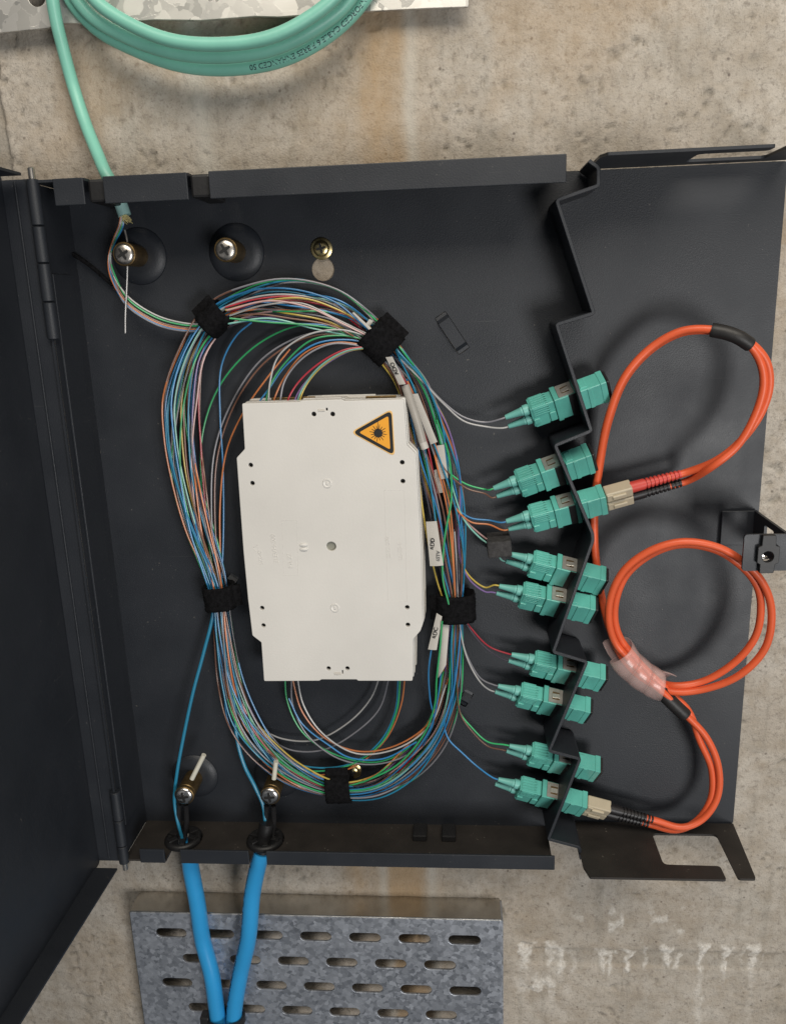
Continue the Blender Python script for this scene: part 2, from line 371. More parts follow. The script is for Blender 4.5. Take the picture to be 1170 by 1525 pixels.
    C = np.stack([np.clip(rust, 0, 1), np.clip(white, 0, 1), np.clip(dark, 0, 1), np.clip(grey, 0, 1)], -1).reshape(-1, 4)
    ca.data.foreach_set('color', C.ravel())
    M = bpy.data.materials.new('weathered_concrete'); M.use_nodes = True; nt = M.node_tree; L = nt.links; b = nt.nodes['Principled BSDF']
    b.inputs['Roughness'].default_value = .85; b.inputs['Specular IOR Level'].default_value = .25
    N = nt.nodes.new
    tc = N('ShaderNodeTexCoord'); at_ = N('ShaderNodeAttribute'); at_.attribute_name = 'marks'; sp = N('ShaderNodeSeparateColor'); L.new(at_.outputs['Color'], sp.inputs[0])
    def noise(scale, det=5, rough=.6):
        n = N('ShaderNodeTexNoise'); n.inputs['Scale'].default_value = scale; n.inputs['Detail'].default_value = det; n.inputs['Roughness'].default_value = rough
        L.new(tc.outputs['Object'], n.inputs['Vector']); return n.outputs['Fac']
    def rampf(src, a, bb, lo=0., hi=1.):
        r = N('ShaderNodeMapRange'); L.new(src, r.inputs[0]); r.inputs[1].default_value = a; r.inputs[2].default_value = bb; r.inputs[3].default_value = lo; r.inputs[4].default_value = hi; return r.outputs[0]
    def mix(fac, a, c, ty='MIX'):
        n = N('ShaderNodeMix'); n.data_type = 'RGBA'; n.blend_type = ty
        if isinstance(fac, float): n.inputs['Factor'].default_value = fac
        else: L.new(fac, n.inputs['Factor'])
        for k, v in ((6, a), (7, c)):
            if isinstance(v, tuple): n.inputs[k].default_value = (*v, 1)
            else: L.new(v, n.inputs[k])
        return n.outputs[2]
    c = mix(rampf(noise(22), .35, .65), (.42, .375, .32), (.51, .47, .415))
    c = mix(rampf(noise(90, 6), .42, .7), c, (.36, .31, .25))
    c = mix(rampf(noise(300, 5, .75), .52, .66, 0, .8), c, (.24, .21, .18))
    c = mix(rampf(noise(800, 3, .7), .56, .72, 0, .6), c, (.17, .15, .125))
    c = mix(rampf(noise(480, 4), .60, .74, 0, .35), c, (.60, .56, .50))
    pv = N('ShaderNodeTexVoronoi'); pv.inputs['Scale'].default_value = 110; L.new(tc.outputs['Object'], pv.inputs['Vector'])
    c = mix(rampf(pv.outputs['Distance'], .10, .05, 0, .7), c, (.12, .10, .085))
    def mul(x, k):
        n = N('ShaderNodeMath'); n.operation = 'MULTIPLY'; L.new(x, n.inputs[0]); n.inputs[1].default_value = k; return n.outputs[0]
    c = mix(mul(sp.outputs[2], .55), c, (.20, .185, .155))
    c = mix(mul(sp.outputs[0], .74), c, (.38, .255, .135))
    c = mix(mul(at_.outputs['Alpha'], .7), c, (.52, .50, .45))
    wn = N('ShaderNodeMath'); wn.operation = 'MULTIPLY'; L.new(sp.outputs[1], wn.inputs[0]); L.new(rampf(noise(500, 4, .7), .35, .6, .35, 1), wn.inputs[1])
    c = mix(rampf(wn.outputs[0], .08, .6), c, (.70, .67, .62))
    L.new(c, b.inputs['Base Color'])
    bp = N('ShaderNodeBump'); bp.inputs['Strength'].default_value = .7; bp.inputs['Distance'].default_value = .0012
    nb = N('ShaderNodeMath'); nb.operation = 'ADD'; L.new(noise(260, 6, .7), nb.inputs[0]); L.new(mul(noise(900, 3), .5), nb.inputs[1]); L.new(nb.outputs[0], bp.inputs['Height'])
    L.new(bp.outputs[0], b.inputs['Normal'])
    me.materials.append(M)
    o = bpy.data.objects.new('concrete_wall', me); COL.objects.link(o)
    tag(o, kind='structure')
wall()

# ---------------------------------------------------------------- enclosure
ENC = empty('wall_enclosure', (-70, 0, -120), 'open dark grey steel wall box with its door swung out to the left', 'enclosure')
ZT, ZB, XL, HB, HF = 59.0, -301.0, -191.5, 8.0, 43.5
hole_c = (at(481, 401, 8)[0], at(481, 401, 8)[2])
kh = circle(*hole_c, 5.7, 28)
ZZ = [(60.5, 57), (64.8, 54), (64.9, 46.5), (46.7, 41.2), (64.3, -8.7), (47.5, -13.2), (64.5, -63.4), (47.6, -70.0), (66.4, -114.5), (66.6, -118.5), (48.2, -177.6),
      (65.2, -183.2), (46.8, -234.6), (63.0, -239.2), (47.0, -288.7), (64.0, -293.6), (65.0, -301.0)]
def lrect(px, py, ang, ln, wd):
    x, _, z = at(px, py, 8); a = math.radians(ang); c, s_ = math.cos(a), math.sin(a)
    return round_poly([(x+c*u-s_*v, z+s_*u+c*v) for u, v in ((-ln/2, -wd/2), (ln/2, -wd/2), (ln/2, wd/2), (-ln/2, wd/2))], .8, 2)
LAN = [(673, 496, -57, 22, 6.6), (693, 1040, 60, 10, 5.4), (343, 868, 55, 11, 5.6)]
BP = build('back_panel', sheet_xz([(XL, ZT), (50, ZT)] + [(50, 42.5)] + ZZ[3:15] + [(50, -289.6), (50, ZB), (XL, ZB)], [kh]+[lrect(*l) for l in LAN], 6.5, 1.5), PAINT, ENC)
def wall_with_notches(z0, t, name):
    # (x, h) outline with U-shaped cable notches open to the front edge
    out = [(XL+1.3, HB), (49, HB), (49, HF-.2), (-108.5, HF-.2)]
    def notch(xa, xb):
        r = (xb-xa)/2; cx = (xa+xb)/2; R = r+2.5
        pts = [(xb, HF-.2), (xb, 30)]
        for k in range(13):
            a = math.radians(20) - math.radians(220)*k/12
            pts.append((cx + R*math.cos(a), 25 + R*math.sin(a)))
        pts += [(xa, 30), (xa, HF-.2)]
        return pts
    out += notch(-118, -108.5)[0:]
    out += [(-157+.0, HF-.2)] if False else []
    out += notch(-166, -157)
    out += [(XL+1.3, HF-.2)]
    return build(name, sheet_xh(out, [], z0, t), PAINT_DUSTY if z0 < 0 else PAINT, ENC)
wall_with_notches(ZT-1.2, 1.2, 'top_panel')
wall_with_notches(ZB, 1.2, 'bottom_panel')
for xa, xb in ((-165.8, -157.2), (-118.0, -108.6)):
    build('notch_dark_block', box(xa, xb, -(HF-2.5), -16, ZT-10.5, ZT-.4, 1.2), BLACK, ENC)  # black block added to give the top notch its dark interior
build('side_panel', sheet_hz(round_poly([(HB, ZB+1.3), (HF, ZB+1.3), (HF, ZT-1.3), (HB, ZT-1.3)], 0), [], XL, 1.2), PAINT, ENC)
build('side_reinforcement', box(XL+1.2, XL+2.3, -(HF-6), -(HB+9), -282, 18, .25), PAINT, ENC)
for (a, b_) in ((-180.4, -166.2), (-157, -118.2), (-108.3, 49.5)):
    build('front_lip', box(a, b_, -HF-1.2, -HF, ZT-11.6, ZT, .35), PAINT, ENC)
    build('front_lip', box(a, b_, -HF-1.2, -HF, ZB, ZB+8.6, .35), PAINT, ENC)
# hinge: knuckles, pin, long rod
hx, hh = -190.7, 41.5
def vcyl(x, h, z0, z1, r, n=16): return xf(lathe([(r*.8, z0), (r, z0+.4), (r, z1-.4), (r*.8, z1)], n), frame((x, -h, 0), (1, 0, 0), (0, 1, 0), (0, 0, 1)))
zt = [59.5, 39, 22.5, 5, -12.5]
for a, b_ in zip(zt[:-1], zt[1:]):
    build('hinge_knuckle', vcyl(hx, hh+1, b_+.4, a, 2.9), PAINT, ENC, smooth='angle')
zb_ = [-257, -275, -291.5, -303]
for a, b_ in zip(zb_[:-1], zb_[1:]):
    build('hinge_knuckle', vcyl(hx, hh+1, b_+.4, a, 2.9), PAINT, ENC, smooth='angle')
build('hinge_pin', vcyl(hx, hh+1, 55, 64.5, 1.6), STEEL, ENC, smooth='angle')
build('hinge_pin', vcyl(hx, hh+1, -307.5, -302, 1.5), STEEL, ENC, smooth='angle')
build('hinge_rod', vcyl(hx, hh+1, -258, -12, 0.45), STEEL, ENC, smooth='angle')
# door, open at a right angle
DX = -206.5; DZT, DZB = 62.0, -305.0
DOOR = build('door', sheet_hz(round_poly([(40, DZB), (330, DZB), (330, DZT), (40, DZT)], 2), [], DX-1.3, 1.3), PAINT, ENC)
build('hinge_flange', box(DX, -190.4, -41.0, -39.8, DZB+2, DZT-2, .3), PAINT, DOOR)
build('flange_rib', box(-200.3, -199.3, -42.0, -41.0, DZB+4, DZT-3, .3), PAINT, DOOR)
build('bottom_flange', sheet_xh([(DX, 46), (-193.8, 46), (-196.2, 140), (-201, 330), (DX, 330)], [], DZB, 1.2), PAINT, DOOR)
build('top_flange', sheet_xh([(DX, 46), (-193.8, 46), (-196.2, 140), (-201, 330), (DX, 330)], [], DZT-1.2, 1.2), PAINT, DOOR)
# right-hand bay plate with slotted flanges
BAY = build('bay_plate', sheet_xz(round_poly([(44, 57), (156.5, 57), (155.2, -298), (44, -298)], [0, 2, 2, 0]), [], 4.8, 1.5), PAINT, ENC)
def flange(z0, m_, scale_h):
    P = [(64.5, 7.6), (64.3, 46.7), (66.6, 55), (136.3, 55), (136.3, 44.5), (107, 44), (107, 17.5), (142.6, 17.5), (142.6, 54), (151.5, 54), (154.8, 7.6)]
    P = [(x, 7.6 + (h-7.6)*scale_h) for x, h in P]
    R_ = [0, 1, .6, 1.5, 2, 3, 3, 3, 1.5, 1.5, 0]
    return build('slotted_flange', sheet_xh(round_poly(P, R_), [], z0, 1.3), m_, ENC)
flange(-298, PAINT_DUSTY, 1.0)
flange(57.2, PAINT, .82)
# zigzag adapter panel
ZZ = [(60.5, 57), (64.8, 54), (64.9, 46.5), (46.7, 41.2), (64.3, -8.7), (47.5, -13.2), (64.5, -63.4), (47.6, -70.0), (66.4, -114.5), (66.6, -118.5), (48.2, -177.6),
      (65.2, -183.2), (46.8, -234.6), (63.0, -239.2), (47.0, -288.7), (64.0, -293.6), (65.0, -301.0)]
def ribbon(poly, h0, h1, t):
    """folded sheet: polyline in (x,z) given thickness t, spanning heights h0..h1"""
    P = np.array(round_poly(poly, [0]+[1.2]*(len(poly)-2)+[0], 3)); n = len(P)
    T = np.gradient(P, axis=0); T /= np.linalg.norm(T, axis=1)[:, None]; Nn = np.stack([-T[:, 1], T[:, 0]], 1)
    A = P + Nn*t/2; B = P - Nn*t/2
    ring = list(A) + list(B[::-1]); m_ = len(ring); e = .25
    V = [(p[0], -h0, p[1]) for p in ring] + [(p[0], -(h1-e), p[1]) for p in ring]
    A2 = P + Nn*(t/2-e); B2 = P - Nn*(t/2-e); V += [(p[0], -h1, p[1]) for p in list(A2)+list(B2[::-1])]
    Fc = []
    for L_ in (0, m_):
        for k in range(m_): l = (k+1) % m_; Fc.append((L_+k, L_+l, L_+m_+l, L_+m_+k))
    for k in range(n-1): Fc.append((2*m_+k, 2*m_+k+1, 2*m_+2*n-2-k, 2*m_+2*n-1-k))
    for k in range(n-1): Fc.append((k+1, k, 2*n-1-k, 2*n-2-k))
    return np.array(V), Fc
build('adapter_panel', ribbon(ZZ, 8.2, 35.5, 1.7), PAINT, ENC, smooth='angle')
# latch bracket at the right edge
build('latch_bracket', box(136.5, 154.5, -9.2, -7.5, -129.5, -111.0, .3), PAINT, ENC)
LB = build('latch_bracket', sheet_hz(round_poly([(9.3, -129.5), (50, -129.3), (50, -111.2), (9.3, -111)], [0, 1, 1, 0]),
      [round_poly([(24, -122), (36, -122), (36, -114.5), (24, -114.5)], 1)], 152.6, 1.4), PAINT, ENC)
LF = build('latch_front', sheet_xz(round_poly([(133.6, -129.2), (153.9, -129.2), (153.9, -111.3), (133.6, -111.3)], [1.6, .4, .4, 1.6]), [circle(144.1, -121.3, 3.4, 20)], 50.2, 1.4), PAINT, ENC)
build('quarter_turn_latch', sheet_xz(round_poly([(141, -129.4), (147, -129.4), (147.4, -125), (149, -124.5), (149, -116.8), (147.2, -116.4), (146.9, -111.4), (141.4, -111.4), (141.2, -116.4), (139.6, -117), (139.6, -124.5), (141, -125)], .5),
      [circle(144.1, -121.6, 2.9, 20)], 51.7, 2.2, .3), BLACK, ENC)
build('latch_key_tab', box(139.9, 142.6, -53.5, -52.2, -121.6, -120.7, .15), CHROME, ENC)
build('latch_core', xf(box(-2.2, 2.0, -3.0, -1.9, 0, 3.0, .3), facing(144.1, 46.5, -121.3)), CHROME, ENC, smooth='angle')
# lanced bridges, dome bosses
def lance(px, py, ang, ln=15, wd=5.4):
    x, h, z = at(px, py, 9)
    g = G(); n = 12
    pr = [(-ln/2, -.6), (-ln/2+1.6, -.2), (-ln/2+3.4, 1.7), (ln/2-3.4, 1.7), (ln/2-1.6, -.2), (ln/2, -.6)]
    V = []; 
    for u, hh_ in pr:
        for s in (-1, 1):
            V.append((u, s*wd/2, hh_)); V.append((u, s*wd/2, hh_-1.0))
    Fc = []
    for i in range(len(pr)-1):
        a, b_ = i*4, (i+1)*4
        Fc += [(a, b_, b_+2, a+2), (a+1, a+3, b_+3, b_+1), (a, a+1, b_+1, b_), (a+2, b_+2, b_+3, a+3)]
    return build('lanced_bridge', xf((V, Fc), facing(x, 8.2, z, math.radians(ang))), PAINT, ENC)
for l in LAN: lance(l[0], l[1], l[2], l[3]-.6, l[4]-.5)
POST = [(-157.3, 26.3), (-107.6, 26.3), (-157.4, -268.8), (-107.8, -268.3)]
def phillips(mat_, r, parent, x, h, z, rot, name='screw_head'):
    sh = build(name, xf(lathe([(r*.98, 0), (r, .5), (r*.94, 1.0), (r*.75, 1.45), (r*.42, 1.75), (0.01, 1.85)], 28), facing(x, h, z)), mat_, parent, smooth='angle')
    c, w_, l_ = 0, r*.15, r*.60
    P = [(w_, w_), (l_, w_*.8), (l_, -w_*.8), (w_, -w_), (w_*.8, -l_), (-w_*.8, -l_), (-w_, -w_), (-l_, -w_*.8), (-l_, w_*.8), (-w_, w_), (-w_*.8, l_), (w_*.8, l_)]
    build('cross_recess', xf(plate(round_poly(P, .25, 2), [], .9), facing(x, h+1.15, z, rot)), INK, sh)
    return sh
for i, (x, z) in enumerate(POST):
    # pressed boss: ring-shaped dome around the post foot
    build('pressed_boss', xf(lathe([(14.2, -.2), (13.6, .5), (11.5, 1.7), (9.5, 2.3), (7.6, 2.5), (0.01, 2.5)], 48), facing(x, 8.0, z)), PAINT, ENC, smooth=True)
    st_ = build('standoff', xf(lathe([(5.3, 0), (5.3, 15.0), (4.9, 15.5), (4.9, 16), (5.6, 16.2), (5.6, 18.3), (5.2, 18.6), (0.01, 18.6)], 28), facing(x, 10, z)), BRASS, ENC, smooth='angle')
    phillips(STEEL if i < 2 else CHROME, 4.9 if i < 2 else 5.1, st_, x, 28.2, z, [.5, .5, .15, .1][i])
for px, py, r in ((478, 370, 4.6), (525, 1150, 4.2)):
    x, h, z = at(px, py, 10)
    s_ = build('mounting_washer', xf(lathe([(r+.8, 0), (r+.8, .5), (r+.3, .8), (0.01, .8)], 28), facing(x, 8.1, z)), GOLD, ENC, smooth='angle')
    phillips(GOLD, r*.88, s_, x, 8.8, z, .2)
# cable entry grommets in the bottom panel
for xc in (-161.5, -113.2):
    t_ = np.linspace(0, 2*math.pi, 33)[:-1]
    ring = np.array([(xc + 8.8*math.cos(a), -(26+8.8*math.sin(a)), ZB+2.4) for a in t_])
    g, _ = sweep(ring, 2.1, 10, closed=True)
    gr = build('entry_grommet', g, BLACK, ENC, smooth=True)
    for k in range(6):
        a = 2*math.pi*k/6+.3
        bm = xf(box(3.8, 9.2, -1.7, 1.7, -.6, 3.6, .4), frame((xc, -26, ZB+1.6), (math.cos(a), -math.sin(a), 0), (math.sin(a), math.cos(a), 0), (0, 0, 1)))
        build('grommet_tooth', bm, BLACK, gr)
# cable tie saddle nubs low on the back panel
for px in (625, 668):
    x, h, z = at(px, 1245, 20)
    build('tie_saddle', box(x-4, x+4, -24, -12, ZB+1.2, ZB+5, .6), BLACK, ENC)

# ---------------------------------------------------------------- splice tray stack
OUT = [(-104.5, -46.6), (-76, -46.6), (-75, -45.9), (-55, -45.9), (-54.4, -46.6), (-25.2, -46.6), (-24.4, -69), (-20.2, -73.4), (-18.9, -123.9), (-19.1, -163.5), (-20.2, -167), (-24.2, -171.8),
       (-25.2, -195.4), (-54, -195.4), (-54.6, -194.6), (-74, -194.6), (-74.8, -195.4), (-104.7, -195.6), (-104.5, -173.2), (-109.0, -169.3), (-109.7, -149), (-110.0, -122.5), (-109.5, -73.6), (-105.0, -69.2)]
TR = empty('splice_tray_stack', (-65, 9, -120), 'off white splice cassette stack with orange laser warning triangle', 'splice tray')
hp = [(467, 617), (495, 617), (373, 693), (375.5, 720), (598.5, 689), (599.5, 717), (390, 906), (392, 932), (606, 905), (607, 931), (489, 996), (517, 996)]
holes = []
for px, py in hp:
    x, _, z = at(px, py, 32); holes.append(circle(x, z, 1.45, 16))
cx_, _, cz_ = at(493, 814, 32); holes.append(circle(cx_, cz_, 2.75, 22))
def rect_px(a, b_, c, d): 
    x0, _, z0 = at(a, b_, 32); x1, _, z1 = at(c, d, 32); return [(x0, z1), (x1, z1), (x1, z0), (x0, z0)]
holes.append(rect_px(484, 607, 488.5, 612.5)); holes.append(rect_px(508, 998, 511.5, 1005))
build('tray_cover', sheet_xz(round_poly(OUT, .5, 2), holes, 29.5, 2.2, .25), TRAY, TR)
build('hole_shade_sheet', sheet_xz([(-65+(x+65)*.97, -121+(z+121)*.98) for x, z in OUT], [], 27.8, .9), BLACK, TR)  # black sheet behind the cover holes, stands in for the cavity's shade
build('centre_stud', xf(lathe([(2.9, 0), (2.9, 1.5), (.01, 1.5)], 20), facing(at(493, 814, 30)[0], 28.7, at(493, 814, 30)[2])), mat('grey_stud', (.25, .25, .21), .5), TR, smooth='angle')
for a in ((473.5, 609.5, 484, 612.5), (497.5, 1001.5, 508, 1005)):
    x0, _, z0 = at(a[0], a[1], 32); x1, _, z1 = at(a[2], a[3], 32); build('latch_tongue', box(x0, x1, -32.0, -31.6, z1, z0, .1), TRAYD, TR)
for i, (dx, dz, h0) in enumerate([(.5, .2, 23.2), (.9, .1, 18.2), (.3, .4, 13.2), (1.3, .0, 9.4)]):
    rim = [(x+dx, z+dz) for x, z in OUT]
    inner = [(-65+(x+65)*.965, -121+(z+121)*.975) for x, z in rim]
    t_ = build('splice_tray', sheet_xz(round_poly(rim, .5, 2), [round_poly(inner, .5, 2)], h0, 4.3 if h0 > 10 else 3.2, .3), [TRAY, TRAYD][i % 2], TR)
    build('tray_base', sheet_xz([(x, z) for x, z in inner], [], h0+.2, .8), TRAYD, t_)
# separate clips and ribs seen along the upper edge of the stack
for px0, px1, h in ((452, 509, 27.5), (405, 470, 21), (545, 590, 26.0), (480, 560, 17.5)):
    x0 = at(px0, 598, h)[0]; x1 = at(px1, 598, h)[0]
    build('edge_clip', box(x0, x1, -h-1.2, -h, -46.4, -44.9, .2), [TRAY, BRASS, TRAYD, TRAYD][(px0 % 4)], TR)
for px, py in ((487, 720), (498.5, 905.5)):
    x, _, z = at(px, py, 32)
    build('moulded_ring', xf(lathe([(2.4, 0), (2.3, .35), (1.9, .45), (1.3, .15), (.9, .1), (.7, .5), (0.01, .55)], 24), facing(x, 31.65, z)), TRAY, TR, smooth='angle')
x, _, z = at(452, 815, 32)
for s in (-1, 1):
    build('moulded_stud', xf(lathe([(2.3, 0), (2.0, .6), (1.0, .9), (0.01, 1.0)], 20), facing(x, 31.6, z+s*1.15) @ Matrix.Diagonal((1, .42, 1, 1))), TRAY, TR, smooth='angle')
def text_geo(s, size, extrude=0.0, bold=0.0):
    cu = bpy.data.curves.new('t', 'FONT'); cu.body = s; cu.size = size; cu.extrude = extrude; cu.offset = bold; cu.align_x = 'CENTER'; cu.align_y = 'CENTER'; cu.resolution_u = 3
    ob = bpy.data.objects.new('t', cu); me = bpy.data.meshes.new_from_object(ob)
    V = [tuple(v.co) for v in me.vertices]; Fc = [tuple(p.vertices) for p in me.polygons]
    bpy.data.objects.remove(ob); bpy.data.curves.remove(cu); bpy.data.meshes.remove(me)
    return V, Fc
def text_flat(name, s, size, px, py, h, ang, material, parent, extrude=.03):
    x, _, z = at(px, py, h); return build(name, xf(text_geo(s, size, extrude), facing(x, h, z, math.radians(ang))), material, parent)
text_flat('moulded_lettering', '3LEVH-300', 3.4, 409, 817, 31.72, 93, TRAY, TR, .16)
text_flat('moulded_lettering', 'PA 22', 3.2, 432, 835, 31.72, 93, TRAY, TR, .16)
text_flat('moulded_lettering', 'S22-42', 2.8, 388, 830, 31.72, 93, TRAY, TR, .14)
text_flat('moulded_lettering', '3632-300', 3.0, 578, 815, 31.72, 93, TRAY, TR, .14)
text_flat('moulded_lettering', '05-55-E', 3.0, 596, 820, 31.72, 93, TRAY, TR, .14)
for p, q in (((376, 816), (385, 811)), ((385, 811), (385, 824)), ((385, 824), (376, 816))):
    a, b_ = wp([(p[0], p[1], 31.7), (q[0], q[1], 31.7)]); g, _ = sweep(np.array([a, (a+b_)/2, b_]), .12, 5); build('moulded_triangle', g, TRAY, TR)
for poly in ([(420, 775), (442, 775), (444, 856), (423, 857)], [(572, 730), (602, 730), (606, 895), (578, 896)]):
    P = wp([(a, b_, 31.7) for a, b_ in poly]); P = np.array([P[0]+(P[1]-P[0])*k/4 for k in range(4)] + [P[1]+(P[2]-P[1])*k/4 for k in range(4)] + [P[2]+(P[3]-P[2])*k/4 for k in range(4)] + [P[3]+(P[0]-P[3])*k/4 for k in range(4)])
    g, _ = sweep(P, .09, 4, closed=True); build('moulded_frame', g, TRAY, TR)
# warning sticker
tri = [at(527, 644, 32), at(581.5, 613, 32), at(585, 676, 32)]; tri = np.array([(p[0], p[2]) for p in tri])
cen = tri.mean(0)
def shrink(k): return [tuple(cen + (p-cen)*k) for p in tri]
ST = build('warning_sticker', sheet_xz(round_poly(shrink(1.15), 3.4, 6), [], 31.72, .12), SIGNL, TR)
build('black_border', sheet_xz(round_poly(shrink(1.07), 3.2, 6), [round_poly(shrink(.80), 1.2, 4)], 31.86, .05), INK, ST)
build('yellow_field', sheet_xz(round_poly(shrink(.81), 1.2, 4), [], 31.85, .04), SIGN, ST)
sb = at(563, 645, 32); g = G(); g.add(*plate(circle(0, 0, 2.15, 28), [], .05))
for k in range(16):
    a = 2*math.pi*(k+.5)/16; r1 = 4.3 if k % 2 else 3.7
    c, s = math.cos(a), math.sin(a)
    g.add(*xf(plate([(2.0, -.2), (r1, -.12), (r1, .12), (2.0, .2)], [], .05), frame((0, 0, 0), (c, s, 0), (-s, c, 0), (0, 0, 1))))
g.add(*plate([(-.12, 1.5), (.12, 1.5), (.12, 5.6), (-.12, 5.6)], [], .05))
build('laser_symbol', xf(g.geo(), facing(sb[0], 31.93, sb[2])), INK, ST)

# ---------------------------------------------------------------- duplex adapters with plugs
PHI = math.radians(33)
def afr(x, z, ang, h):
    a = math.radians(ang); ax = Vector((math.cos(a), 0, math.sin(a))); up = Vector((-math.sin(a), 0, math.cos(a))); fr = Vector((0, -1, 0))
    d = up*math.cos(PHI) + fr*math.sin(PHI); e = -up*math.sin(PHI) + fr*math.cos(PHI)
    m_ = frame((x*S, -h*S, z*S), ax, d, e); return m_
def lbox(*a, **k): return box(*a, **k)
def make_adapter(M):
    t = empty('duplex_adapter', (0, 0, 0), 'x', 'adapter', mat=M)
    g = G(); g.add(*lbox(1.2, 12.0, -6.3, 6.3, -4.6, 4.6, bev=.35)); g.add(*lbox(11.2, 14.2, -6.6, 6.6, -4.9, 4.9, bev=.35))
    g.add(*lbox(2.0, 5.2, 6.2, 6.75, -3.0, 3.0, bev=.15)); g.add(*lbox(4.8, 6.8, -6.2, 6.2, 4.5, 5.0, bev=.15))
    build('outer_housing', g.geo(), AQUA, t, local=True)
    g = G(); g.add(*lbox(-11.0, -1.2, -6.7, 6.7, -4.9, 4.9, bev=.35)); g.add(*lbox(-11.8, -9.2, -7.1, 7.1, -5.2, 5.2, bev=.35))
    build('inner_housing', g.geo(), AQUA, t, local=True)
    build('mounting_ear', lbox(-1.15, -.95+1.9, -8.3, 8.3, -4.4, 4.4, bev=.3), AQUA, t, local=True)
    fr = plate(round_poly([(-3.9, -4.3), (3.7, -4.3), (3.7, 4.3), (-3.9, 4.3)], .4), [round_poly([(-2.0, -2.3), (2.0, -2.3), (2.0, 2.3), (-2.0, 2.3)], .3)], .5)
    c = build('metal_clip', xf(fr, frame((-5.2, 6.75, 0), (1, 0, 0), (0, 0, -1), (0, 1, 0))), CLIPMETAL, t, local=True)
    build('clip_recess', xf(lbox(-2.0, 2.0, -2.3, 2.3, 0, .12), frame((-5.2, 6.72, 0), (1, 0, 0), (0, 0, -1), (0, 1, 0))), BRASS, c, local=True)
    build('clip_leaf', xf(lbox(-2.0, 2.1, -1.3, 1.3, 0, .4, bev=.1), frame((-5.0, 6.9, 0), Vector((1, .16, 0)).normalized(), (0, 0, -1), Vector((-.16, 1, 0)).normalized())), CLIPMETAL, c, local=True)
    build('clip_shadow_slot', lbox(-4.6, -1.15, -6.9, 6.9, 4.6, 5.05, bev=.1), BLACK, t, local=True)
    return t
def make_plug(M):
    t = empty('duplex_plug', (0, 0, 0), 'x', 'connector', mat=M)
    g = G(); g.add(*lbox(-24, -11.9, -6.0, 6.0, -4.2, 4.2, bev=.4)); g.add(*lbox(-23.2, -16, -6.35, 6.35, -4.5, 4.5, bev=.3))
    for k in range(5):
        z = -3.2+1.6*k; g.add(*lbox(-22.6, -14.5, 6.3, 6.62, z-.35, z+.35, bev=.12))
    for k in range(4):
        y = 1.2+1.35*k; g.add(*lbox(-22.6, -14.5, y-.35, y+.35, 4.45, 4.8, bev=.12))
    g.add(*lbox(-23.6, -20.5, -3.6, -.6, 4.1, 5.3, bev=.3)); g.add(*lbox(-15.5, -12.2, -5.4, .2, 4.1, 5.1, bev=.3))
    build('plug_housing', g.geo(), AQUA, t, local=True)
    for y in (-3.15, 3.15):
        prof = [(1.15, 0), (1.25, .3), (2.05, 8.0), (2.2, 8.2), (2.2, 9), (2.75, 9.3), (2.75, 11.6), (2.5, 12), (2.5, 13.5)]
        b_ = build('boot', xf(lathe(prof, 18), frame((-36.2, y, 0), (0, 1, 0), (0, 0, 1), (1, 0, 0))), AQUAB, t, smooth='angle', local=True)
    return t
def make_cap(M):
    g = G(); g.add(*lbox(14.3, 15.8, -6.1, 6.1, -4.4, 4.4, bev=.5)); g.add(*lbox(12.5, 14.6, -5.2, 5.2, -3.4, 3.4))
    o = build('dust_cap', g.geo(), CAPB, None, local=True); o.matrix_world = M; return o
def copy_tree(o, M=None, parent=None):
    c = o.copy(); COL.objects.link(c)
    if parent is not None: c.parent = parent; c.matrix_parent_inverse = o.matrix_parent_inverse.copy()
    if M is not None: c.matrix_world = M
    for ch in list(o.children): copy_tree(ch, None, c)
    return c
AD = [(59.6, -48.4, 19, 21), (53.6, -84.0, 19.5, 21), (60.6, -104.2, 15, 21), (60.6, -140.6, -15.5, 21), (55.8, -157.0, -13.5, 21), (62.2, -196.4, -14, 20), (54.8, -215.4, -15, 20), (61.0, -251.2, -14.5, 20), (54.5, -273.0, -16, 20)]
adesc = ['topmost aqua duplex adapter standing alone in the zigzag panel', 'aqua duplex adapter just above the one with the red-booted orange cord',
         'aqua duplex adapter with the red-booted beige plug in its right side', 'capped aqua duplex adapter just below the small black foam pad',
         'capped aqua duplex adapter fed by the yellow and violet fibres', 'capped aqua duplex adapter fed by the red and black fibres',
         'capped aqua duplex adapter fed by the grey and white fibres', 'capped aqua duplex adapter fed by the green and brown fibres',
         'lowest aqua duplex adapter with the black-booted beige plug in its right side']
pdesc = ['aqua duplex plug with two pale grey fibres in the topmost adapter', 'aqua duplex plug with green and brown fibres in the second adapter from top',
         'aqua duplex plug with blue and orange fibres level with the red boot', 'aqua duplex plug with pink and aqua fibres beside the black foam pad',
         'aqua duplex plug with yellow and violet fibres', 'aqua duplex plug with red and black fibres',
         'aqua duplex plug with grey and white fibres in lower half', 'aqua duplex plug with green and brown fibres, second from bottom', 'lowest aqua duplex plug, its blue fibre running up left']
A0 = make_adapter(afr(AD[0][0], AD[0][1], AD[0][2], AD[0][3])); P0 = make_plug(A0.matrix_world.copy()); C0 = None
TIPS = []; AM = []
